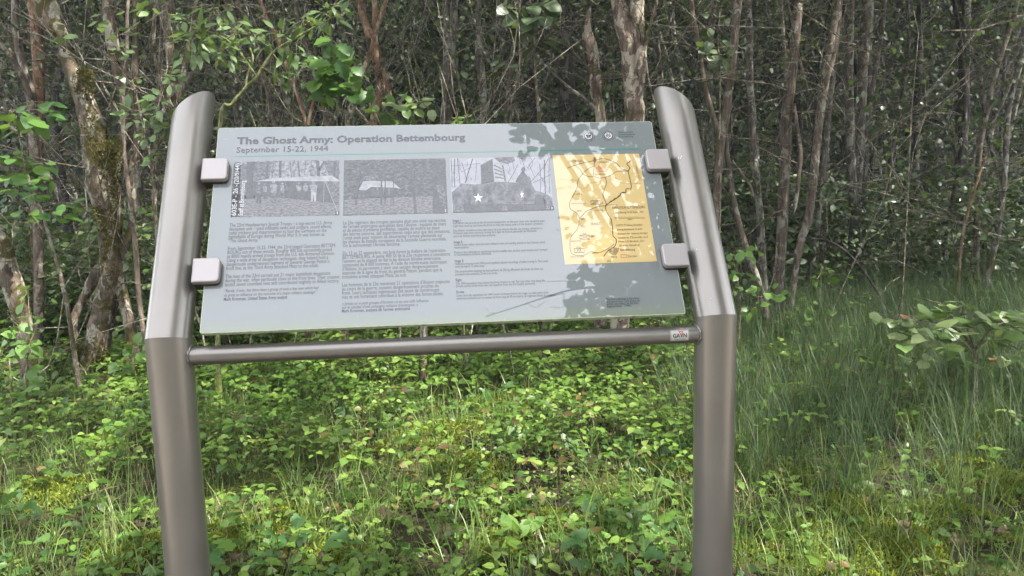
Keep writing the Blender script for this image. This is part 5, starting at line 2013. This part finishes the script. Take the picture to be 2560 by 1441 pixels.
leafy('leafy_sapling', 'low leafy shoot growing against the foot of the mossy stems', 'sapling', 5.3,
      [([(335, 960, 8), (332, 900, 6), (335, 860, 4)], True)], [(340, 865, 24, 12, 6, 34), (318, 900, 24, 20, 7, 34), (355, 880, 16, 12, 4, 30)], LM_fresh, 1.1, M_twig_green, dj=.12)
leafy('leafy_sapling', 'low round-leaved shoots around the crooked trunk at the left edge', 'sapling', 4.7,
      [([(70, 1040, 8), (66, 940, 6), (72, 860, 4)], True), ([(30, 1010, 6), (24, 900, 4)], True)],
      [(70, 735, 16, 10, 3, 34), (60, 850, 36, 26, 9, 34), (30, 800, 28, 24, 7, 32), (85, 900, 26, 26, 8, 34), (20, 870, 24, 26, 8, 32), (90, 810, 20, 16, 5, 32), (60, 960, 40, 26, 10, 36), (30, 1000, 30, 24, 8, 34)], LM_fresh, 1.15, M_twig_green, dj=.2)
leafy('leafy_sapling', 'pale-leaved twig caught on the forked sapling beside the right post top', 'sapling', 6.5,
      [([(1800, 900, 6), (1798, 420, 5), (1800, 200, 4), (1795, 100, 3), (1800, 30, 2)], True)], [(1775, 75, 22, 10, 4, 30), (1785, 110, 26, 12, 6, 28), (1770, 130, 24, 12, 6, 28), (1790, 150, 26, 12, 6, 28), (1800, 165, 18, 10, 4, 26), (1825, 45, 12, 14, 4, 26), (1840, 125, 20, 8, 4, 24), (1755, 35, 14, 8, 2, 30)], LM_dullround, .9, M_twig, dj=.15)
leafy('leafy_sapling', 'green-leaved shoot right beside the bend of the right post', 'sapling', 6.2,
      [([(1845, 880, 7), (1850, 760, 7), (1843, 690, 6), (1838, 640, 4)], True), ([(1850, 720, 4), (1800, 680, 3)], False)],
      [(1845, 630, 26, 12, 6, 32), (1880, 632, 24, 10, 5, 32), (1825, 660, 22, 16, 6, 32), (1860, 690, 30, 14, 7, 30), (1870, 740, 34, 16, 9, 30), (1935, 740, 22, 18, 6, 30), (1885, 770, 26, 14, 6, 28), (1830, 710, 18, 14, 4, 28)], LM_fresh, 1.1, M_twig, dj=.18)
leafy('leafy_sapling', 'small clover-like sapling in the shade right of the forked trunk', 'sapling', 6.6,
      [([(2050, 780, 5), (2052, 700, 4), (2055, 665, 3)], True)], [(2055, 668, 20, 8, 5, 24), (2045, 695, 24, 10, 6, 24), (2072, 688, 16, 10, 4, 24), (2110, 690, 24, 8, 4, 22), (2030, 780, 30, 10, 5, 30), (2060, 775, 24, 10, 4, 28)], LM_fresh, 1.2, M_twig_green, dj=.12)
leafy('hazel_sapling', 'low hazel bush with big pale leaves and bronze young leaves at the right edge', 'hazel', 4.6,
      [([(2440, 950, 9), (2435, 880, 7), (2400, 830, 6), (2330, 800, 5), (2260, 790, 4)], True), ([(2435, 880, 6), (2480, 820, 5), (2550, 800, 5), (2620, 790, 4)], False), ([(2440, 890, 5), (2420, 830, 4), (2390, 775, 3), (2300, 745, 3)], False)],
      [(2300, 745, 11, 3, 1, 41), (2240, 795, 46, 12, 9, 41), (2300, 805, 50, 14, 12, 46), (2355, 790, 46, 14, 10, 43), (2260, 835, 46, 12, 9, 41), (2330, 840, 52, 12, 10, 44), (2400, 825, 50, 16, 12, 46), (2460, 800, 46, 16, 12, 46), (2520, 790, 46, 14, 10, 46), (2550, 830, 46, 16, 10, 46), (2490, 850, 52, 12, 10, 44), (2420, 865, 50, 10, 9, 41), (2360, 870, 46, 9, 6, 38), (2390, 760, 39, 9, 4, 40), (2580, 780, 34, 18, 6, 40), (2300, 895, 46, 14, 8, 34), (2450, 905, 50, 14, 9, 34), (2230, 860, 34, 12, 6, 34), (2540, 890, 39, 14, 8, 34)], LM_hazel, 1.0, M_twig, up=.95, face=-.34, bronze=.09, dj=.6)

# ------------------------------------------------------------------ shrubs of the undergrowth: foliage in one mesh, stems beside it
SHR = []
for k in range(5):
    n = 620
    h = random.uniform(1.2, 1.7)
    a = rng.random(n) * 6.28
    q = np.sqrt(rng.random(n))
    z = .15 + rng.random(n) ** .8 * (h - .15)
    rr = .75 * np.sin(np.clip(z / h, 0, 1) * 2.5 + .35)
    lay = np.round(z / .14) * .14 + rng.normal(size=n) * .025
    pos = np.stack([np.cos(a) * q * rr, np.sin(a) * q * rr, lay], 1)
    pos += np.stack([.12 * np.sin(z * 5 + k), .12 * np.cos(z * 4 + k), 0 * z], 1)
    T, Fc = oval(.42, .25, .06)
    ax = np.stack([np.cos(a) + rng.normal(size=n) * .5, np.sin(a) + rng.normal(size=n) * .5, rng.normal(size=n) * .25 - .1], 1)
    V, Fs = batch(T, Fc, pos, ax, rdir(n, 2.4), .055 + rng.random(n) * .05)
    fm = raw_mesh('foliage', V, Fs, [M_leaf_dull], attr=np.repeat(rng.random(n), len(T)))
    mb = MB()
    for j in range(9):
        a_ = random.uniform(0, 6.28)
        r_ = random.uniform(.2, .6)
        P = spline(np.array([(0, 0, -.05), (math.cos(a_) * r_ * .4, math.sin(a_) * r_ * .4, h * .5), (math.cos(a_) * r_, math.sin(a_) * r_, h * random.uniform(.8, 1))]), 4)
        V, F = tube(P, np.linspace(.008, .002, len(P)), 5)
        mb.add(V, F)
    SHR.append((fm, mb.mesh('stems', [M_twig])))


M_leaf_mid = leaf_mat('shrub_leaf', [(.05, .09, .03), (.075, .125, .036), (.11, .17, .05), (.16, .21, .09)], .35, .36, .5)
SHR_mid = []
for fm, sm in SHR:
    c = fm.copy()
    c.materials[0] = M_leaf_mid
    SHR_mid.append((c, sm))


def shrub(D, s, sc, label, group, lib=SHR):
    xx, yy = fwd(D, s)
    t = tag(empty('shrub', (xx, yy, ground_z(xx, yy))), label, 'shrub', group)
    fm, sm = lib[random.randrange(5)]
    tag(obj('foliage', fm, t), kind='stuff')
    tag(obj('stems', sm, t), kind='stuff')
    t.rotation_euler = (0, 0, random.uniform(0, 6.28))
    t.scale = (sc * random.uniform(.9, 1.2), sc * random.uniform(.9, 1.2), sc)


for i in range(26):
    D_ = random.uniform(8.6, 12.5)
    shrub(D_, D_ * random.uniform(.26, .70), random.uniform(.75, 1.05), 'broad-leaved shrub in the undergrowth right of the right post', 'undergrowth shrubs right of the sign')
for i in range(22):
    D_ = random.uniform(6.5, 9.5)
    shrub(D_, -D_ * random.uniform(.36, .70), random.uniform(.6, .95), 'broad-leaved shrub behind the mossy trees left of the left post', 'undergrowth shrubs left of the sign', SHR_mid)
for i in range(9):
    D_ = random.uniform(6.8, 8.5)
    shrub(D_, D_ * random.uniform(-.34, .2), random.uniform(.5, .7), 'low shrub seen under and behind the board', 'undergrowth shrubs behind the board', SHR_mid)

# ------------------------------------------------------------------ trunks deep in the wood: copies
DEEP = []
for k in range(8):
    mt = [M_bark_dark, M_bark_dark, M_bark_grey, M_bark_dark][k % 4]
    t = empty('slender_tree', (0, 0, 0))
    r0 = random.uniform(.026, .07)
    P = [np.array([0, 0, -.1])]
    d = np.array([rn(.06), rn(.06), 1.0])
    for i in range(9):
        d = d + np.array([rn(.15), rn(.15), .09])
        d /= np.linalg.norm(d)
        P.append(P[-1] + d * 1.12)
    Pp = spline(np.array(P), 3)
    rr = r0 * (1 - .55 * np.arange(len(Pp)) / len(Pp))
    V, F = tube(Pp, rr, 9, .14, k * 5)
    obj('trunk', raw_mesh('bark', V, F, [mt]), t)
    mb = MB()
    for j in range(16):
        i = random.randrange(3, len(Pp) - 6)
        a_ = random.uniform(0, 6.28)
        add_twig(mb, Pp[i], (math.cos(a_), math.sin(a_), random.uniform(-.2, .8)), random.uniform(.5, 1.7), .006, 3, 2)
    tag(obj('twigs', mb.mesh('twigs', [M_twig]), t), kind='stuff')
    c = tag(obj('crown', CROWN[k % 3], t), kind='stuff')
    c.location = Pp[-3]
    DEEP.append(t)
spots_t = []
tries = 0
while len(spots_t) < 96 and tries < 9000:
    tries += 1
    D_ = random.uniform(9.0, 25)
    s_ = D_ * random.uniform(-.70, .72)
    if any(math.hypot(D_ - a, s_ - b) < .55 for a, b in spots_t):
        continue
    spots_t.append((D_, s_))
for i, (D_, s_) in enumerate(spots_t):
    xx, yy = fwd(D_, s_)
    if i < 8:
        o = DEEP[i]
        o.location = (xx, yy, 0)
    else:
        o = copy_thing(DEEP[i % 8], (xx, yy, 0), random.uniform(0, 6.28), random.uniform(.85, 1.25))
    tag(o, 'thin lichen-greyed trunk standing deep in the shaded wood' if i % 4 == 2 else 'thin dark trunk standing deep in the shaded wood', 'tree', 'slender trunks deep in the wood')

# ------------------------------------------------------------------ brushwood, deep foliage, canopy, far wood
mb = MB()
for i in range(560):
    D_ = random.uniform(6.0, 14) if i % 3 else random.uniform(5.6, 8)
    s_ = D_ * random.uniform(-.72, .74)
    xx, yy = fwd(D_, s_)
    z0 = random.uniform(.3, 4.2)
    a_ = random.uniform(0, 6.28)
    add_twig(mb, (xx, yy, z0), (math.cos(a_), .5 * math.sin(a_), random.uniform(-.5, 1.3)), random.uniform(.5, 1.9), random.uniform(.002, .0048) * (1 if i % 5 else 2), 3, random.choice((1, 2)), .05)
tag(obj('brushwood', mb.mesh('brushwood', [M_twig])), kind='stuff')
mb = MB()
for i in range(170):
    D_ = random.uniform(5.4, 8.5)
    k_ = random.uniform(-.72, .74)
    if k_ > -.05 and random.random() < .7:
        k_ = random.uniform(-.72, .1)
    xx, yy = fwd(D_, D_ * k_)
    if i % 4 == 0:                                           # slim wands rising from the ground
        add_twig(mb, (xx, yy, -.05), (rn(.35), rn(.2), 1), random.uniform(2, 4.4), random.uniform(.004, .009), 4, 3, -.05)
    else:
        a_ = random.uniform(0, 6.28)
        add_twig(mb, (xx, yy, random.uniform(.5, 3.0)), (math.cos(a_), .4 * math.sin(a_), random.uniform(-.4, 1.2)), random.uniform(.4, 1.5), random.uniform(.0018, .0045), 3, 2, .05)
tag(obj('bare_twigs', mb.mesh('bare_twigs', [M_twig_pale])), kind='stuff')

n = 44000
D = 8.5 + rng.random(n) ** 1.3 * 17
s = (rng.random(n) * 2 - 1) * (D * .72 + .5)
x, y = place_fwd(D, s)
z = rng.random(n) * (1.2 + D * .27)
pn = np.array([mnoise.noise(Vector((a * .8, b * .8, c * 1.1))) for a, b, c in zip(x, y, z)])
keep = (rng.random(n) < np.clip(.42 + 1.1 * pn, .04, 1))
x, y, z = x[keep], y[keep], z[keep]
n = len(x)
T, Fc = oval(.36, .2, .05)
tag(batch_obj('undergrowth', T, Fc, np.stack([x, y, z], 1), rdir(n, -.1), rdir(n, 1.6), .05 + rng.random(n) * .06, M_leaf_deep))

# leafy sprays at head height among the stems
n = 34000
D = 6.3 + rng.random(n) * 8
s = (rng.random(n) * 2 - 1) * (D * .72)
x, y = place_fwd(D, s)
z = .8 + rng.random(n) * (1.2 + D * .2)
pn = np.array([mnoise.noise(Vector((a * 1.5, b * 1.5, c * 2.0 + 7))) for a, b, c in zip(x, y, z)])
keep = pn > np.where(s / D > .2, .33, .16)
x, y, z = x[keep], y[keep], z[keep]
n = len(x)
T, Fc = oval(.36, .25, .05)
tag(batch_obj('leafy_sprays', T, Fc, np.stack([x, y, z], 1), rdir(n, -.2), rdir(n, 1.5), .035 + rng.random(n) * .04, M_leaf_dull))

n = 70000
x = (rng.random(n) * 2 - 1) * 26
y = 5.0 + rng.random(n) * 30
z = 4.6 + np.clip((y - 5) * .16, 0, 3.2) + rng.random(n) * 4.5
pn = np.array([mnoise.noise(Vector((a * .45, b * .45, c * .5))) for a, b, c in zip(x, y, z)])
keep = rng.random(n) < np.clip(.62 + 1.4 * pn, .05, 1)
x, y, z = x[keep], y[keep], z[keep]
n = len(x)
tag(batch_obj('shade_canopy', *QUAD, np.stack([x, y, z], 1), rdir(n, -.2), rdir(n, 1.5), .22 + rng.random(n) * .22, M_leaf_canopy))

n = 190000
D = 25 + rng.random(n) ** .7 * 10
s = (rng.random(n) * 2 - 1) * 34
x, y = place_fwd(D, s)
z = rng.random(n) * 12
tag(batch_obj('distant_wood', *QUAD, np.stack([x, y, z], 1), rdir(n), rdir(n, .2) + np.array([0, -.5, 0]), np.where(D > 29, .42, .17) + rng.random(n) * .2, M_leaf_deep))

# ------------------------------------------------------------------ behind the camera: the tree mirrored in the board and the far side of the path
tag_tree = tag(empty('overhanging_tree', (2.6, -3.4, ground_z(2.6, -3.4))), 'leafy tree across the path whose boughs are mirrored in the board', 'tree')
ob = np.array(tag_tree.location)
P = spline(np.array([(0, 0, -.1), (.05, .05, 1.2), (-.1, .15, 2.4), (-.2, .1, 3.8), (-.1, 0, 5.2), (.1, -.1, 6.6)]), 4)
V, F = tube(P, np.linspace(.13, .05, len(P)), 12, .15, 3)
obj('trunk', raw_mesh('bark', V, F, [M_bark_brown]), tag_tree)
mb = MB()
lp, la = [], []
clusters = [  # px, py, D, spread px (x, y), leaves
    (1300, 330, 4.2, 26, 22, 22), (1345, 335, 4.3, 24, 30, 24), (1320, 380, 4.1, 26, 10, 10), (1420, 330, 4.4, 34, 34, 40), (1400, 365, 4.2, 26, 18, 16), (1480, 360, 4.5, 44, 28, 40), (1540, 330, 4.4, 44, 26, 36), (1600, 360, 4.5, 44, 44, 50), (1640, 330, 4.6, 40, 40, 36),
    (1520, 400, 4.8, 60, 34, 36), (1480, 480, 5.0, 52, 44, 26), (1420, 560, 5.2, 26, 40, 10), (1570, 470, 4.9, 60, 50, 70), (1640, 450, 4.7, 50, 60, 70), (1700, 480, 4.8, 50, 90, 70),
    (1540, 560, 5.0, 60, 50, 62), (1600, 600, 4.8, 60, 50, 80), (1680, 620, 4.7, 60, 60, 80), (1500, 640, 5.0, 50, 30, 34), (1540, 680, 4.6, 60, 34, 64), (1620, 700, 4.6, 70, 40, 90), (1700, 720, 4.6, 60, 50, 80), (1460, 676, 4.3, 24, 14, 9), (1430, 700, 4.2, 16, 14, 6), (1520, 730, 4.5, 60, 26, 50), (1600, 770, 4.5, 80, 30, 80), (1480, 765, 4.4, 44, 22, 34), (1690, 790, 4.5, 60, 30, 60), (1440, 775, 4.3, 26, 16, 14), (1560, 800, 4.5, 70, 16, 40)]
for (px, py, dd, sx, sy, nl) in clusters:
    c = mirrored(px, py, dd)
    if px < 1600 and nl > 12 and random.random() < .8 or nl > 60:
        # bough towards the trunk
        i = min(len(P) - 1, max(6, int(len(P) * random.uniform(.35, .6))))
        a, b = P[i] + ob, c
        V, F = tube(spline(np.array([b, mirrored(px + 60, py - 6, dd + .1), (a + b) / 2 + np.array([0, 0, .3]), a]), 4), np.linspace(.004, .028, 13), 6)
        mb.add(V - ob, F)
    for _ in range(int(nl * .72)):
        lp.append(mirrored(px + rn(sx * .55), py + rn(sy * .55), dd + rn(.18)))
for path in (((1215, 792, 2.6), (1290, 768, 3.0), (1350, 748, 4), (1420, 727, 5), (1490, 719, 7), (1580, 730, 9), (1700, 745, 11), (1800, 750, 14)), ((1352, 748, 2), (1405, 735, 2.4), (1410, 742, 2), (1408, 768, 1.6), (1375, 768, 1.4)),
             ((1430, 722, 3), (1425, 708, 2.6), (1415, 703, 2), (1365, 705, 1.6)), ((1240, 783, 1.8), (1225, 782, 1.5), (1214, 768, 1.2)), ((1320, 760, 2), (1340, 769, 1.8), (1365, 752, 1.4)),
             ((1500, 700, 2.4), (1460, 680, 2), (1430, 700, 1.5)), ((1350, 345, 2.4), (1420, 355, 3), (1500, 365, 4), (1600, 350, 6), (1750, 330, 10)), ((1470, 310, 2), (1476, 330, 2.4), (1490, 350, 3), (1560, 380, 4))):
    pts = np.array([mirrored(a, b, 4.35 + .0015 * abs(a - 1450)) for a, b, w in path]) - ob
    V, F = tube(spline(pts, 4), np.interp(np.arange((len(path) - 1) * 4 + 1) / 4, np.arange(len(path)), [w / 2 / F_PX * 4.35 for a, b, w in path]), 6)
    mb.add(V, F)
i = 16
a = mirrored(1800, 750, 4.9) - ob
V, F = tube(spline(np.array([a, (a + P[i]) / 2 + np.array([0, 0, -.1]), P[i]]), 5), np.linspace(.014, .03, 11), 7)
mb.add(V, F)
tag(obj('boughs', mb.mesh('boughs', [M_twig]), tag_tree), kind='stuff')
lp = np.array(lp)
n = len(lp)
T, Fc = oval(.40, .15, .04)
tag(batch_obj('foliage', T, Fc, lp, rdir(n, -.3), rdir(n, 1.1), .046 + rng.random(n) * .034, M_leaf_fresh, parent=tag_tree, origin=ob))
# the rest of its crown, above and right of the mirrored part
n = 5200
c = np.array([3.1, -3.4, 5.0])
p = c + rdir(n) * (rng.random(n) ** .45)[:, None] * np.array([2.0, 2.0, 1.9])
tag(batch_obj('crown', *QUAD, p, rdir(n, -.3), rdir(n, 1), .12 + rng.random(n) * .1, M_leaf_canopy, parent=tag_tree, origin=ob))

# unseen leaf slab added sunward to shade board and clearing, gaps cut for dapples
n = 26000
fd = .5 + rng.random(n) ** .75 * 10.5
fs = -1.1 + (rng.random(n) * 2 - 1) * (.78 * fd + 2.3)
fx, fy = place_fwd(fd, fs)
fz = 5.4 + rng.random(n) * 3.2
sdn = np.array(sd)
p = np.stack([fx, fy, 0 * fx], 1) + sdn[None] * (fz / sdn[2])[:, None]
keep = np.ones(n, bool)
for (px, py, zz, r) in ((1130, 1075, .08, .26), (1190, 1000, .1, .18), (1060, 1130, .05, .11), (960, 1210, .05, .07), (1440, 985, .12, .07), (2345, 1110, .08, .10), (2520, 830, .75, .06), (640, 1010, .1, .08), (590, 1230, .08, .08), (2090, 1420, .05, .12), (1680, 1180, .06, .10),
                        (1740, 1380, .05, .09), (250, 1120, .1, .09), (860, 1360, .05, .07), (760, 950, .12, .09), (120, 900, .3, .08), (2000, 1330, .1, .07), (300, 230, 2.4, .1), (560, 90, 2.9, .08), (850, 170, 2.7, .08), (1330, 1330, .05, .06), (140, 1250, .06, .1), (2250, 1230, .05, .07)):
    d = ray(px, py)
    g = CAM + d * ((zz - CAM[2]) / d[2]) if zz < 1 else at(px, py, 5.2)
    w = p - g
    w -= sdn[None] * (w @ sdn)[:, None]
    keep &= np.linalg.norm(w, axis=1) > r * 1.35 + .07
# leaves that would hang between the board's left half and the sky it mirrors are left out
hgt = (p - PO) @ PN
q = p - 2 * hgt[:, None] * PN[None] - CAM
dz = q @ CF
mx, my = 1280 + F_PX * (q @ CR) / dz, 720 - F_PX * (q @ CU) / dz
keep &= ~((dz > 0) & (mx > 380) & (mx < 1490) & (my > 230) & (my < 900))
gap = np.array([mnoise.noise(Vector((a_ / 55, b_ / 55, 2.2))) for a_, b_ in zip(mx, my)])
tt = hgt / (sdn @ PN)
fp = p - tt[:, None] * sdn[None] - PO                    # where the leaf's shadow falls on the board
fu, fv = fp[:, 0], fp @ PA
shades = (fu > -.25) & (fu < PW + .25) & (fv > -.3) & (fv < PH + .4)
keep &= ~((dz > 0) & (mx >= 1490) & (mx < 1650) & (my > 230) & (my < 900) & (gap > -.12) & ~shades)
# thin the shade over the middle of the clearing, where patches of sun reach the ground
fD, fS = (fx - CAM[0]) * FH[0] + (fy - CAM[1]) * FH[1], (fx - CAM[0]) * RH[0] + (fy - CAM[1]) * RH[1]
thin = np.array([mnoise.noise(Vector((a_ * 1.5, b_ * 1.5, 6.1))) for a_, b_ in zip(fx, fy)])
keep &= ~((fD > 2.7) & (fD < 6.5) & (fS / fD < .3) & (thin > .02) & (rng.random(n) < .75) & ~shades)
p = p[keep]
# extra leaves added out of view toward the sun keep the sign shaded
NE = 2300
ez = .2 + rng.random(NE) * 1.75
ex = (rng.random(NE) - .5) * 1.8
ex[::3] = np.where(rng.random(len(ex[::3])) < .5, -1, 1) * .625 + rng.normal(size=len(ex[::3])) * .09
e = np.stack([ex, np.clip(ez - 1.15, 0, 1) * .62, ez], 1)
e = e + sdn[None] * (4.6 + rng.random(NE) * 3.6)[:, None]
hgt = (e - PO) @ PN
q = e - 2 * hgt[:, None] * PN[None] - CAM
dz = q @ CF
mx, my = 1280 + F_PX * (q @ CR) / dz, 720 - F_PX * (q @ CU) / dz
e = e[~((dz > 0) & (mx > 380) & (mx < 1480) & (my > 230) & (my < 900))]
p = np.vstack([p, e])
n = len(p)
tag(batch_obj('shade_canopy', *QUAD, p, rdir(n, -.2), rdir(n, 1.2), .13 + rng.random(n) * .1, M_leaf_canopy))  # added sun-blocking leaves, out of view

n = 26000
x = (rng.random(n) * 2 - 1) * 40
y = -13 - rng.random(n) * 7
z = rng.random(n) ** .8 * 8.5
tag(batch_obj('wood_across_path', *QUAD, np.stack([x, y, z], 1), rdir(n), rdir(n, .8), .3 + rng.random(n) * .35, M_leaf_canopy))
# thin damp air over the clearing and through the wood
mb = MB()
V = [(x, y, z) for x in (-62, 62) for y in (-32, 62) for z in (-1.1, 16)]
mb.add(V, [(0, 1, 3, 2), (4, 6, 7, 5), (0, 4, 5, 1), (2, 3, 7, 6), (0, 2, 6, 4), (1, 5, 7, 3)])
M_haze = bpy.data.materials.new('haze')
M_haze.use_nodes = True
n_ = M_haze.node_tree
n_.nodes.clear()
ho = n_.nodes.new('ShaderNodeOutputMaterial')
hv = n_.nodes.new('ShaderNodeVolumePrincipled')
hv.inputs['Density'].default_value = .0011
hv.inputs['Color'].default_value = (.82, .87, .95, 1)
n_.links.new(hv.outputs[0], ho.inputs['Volume'])
tag(obj('haze', mb.mesh('haze', [M_haze], False)), kind='stuff')
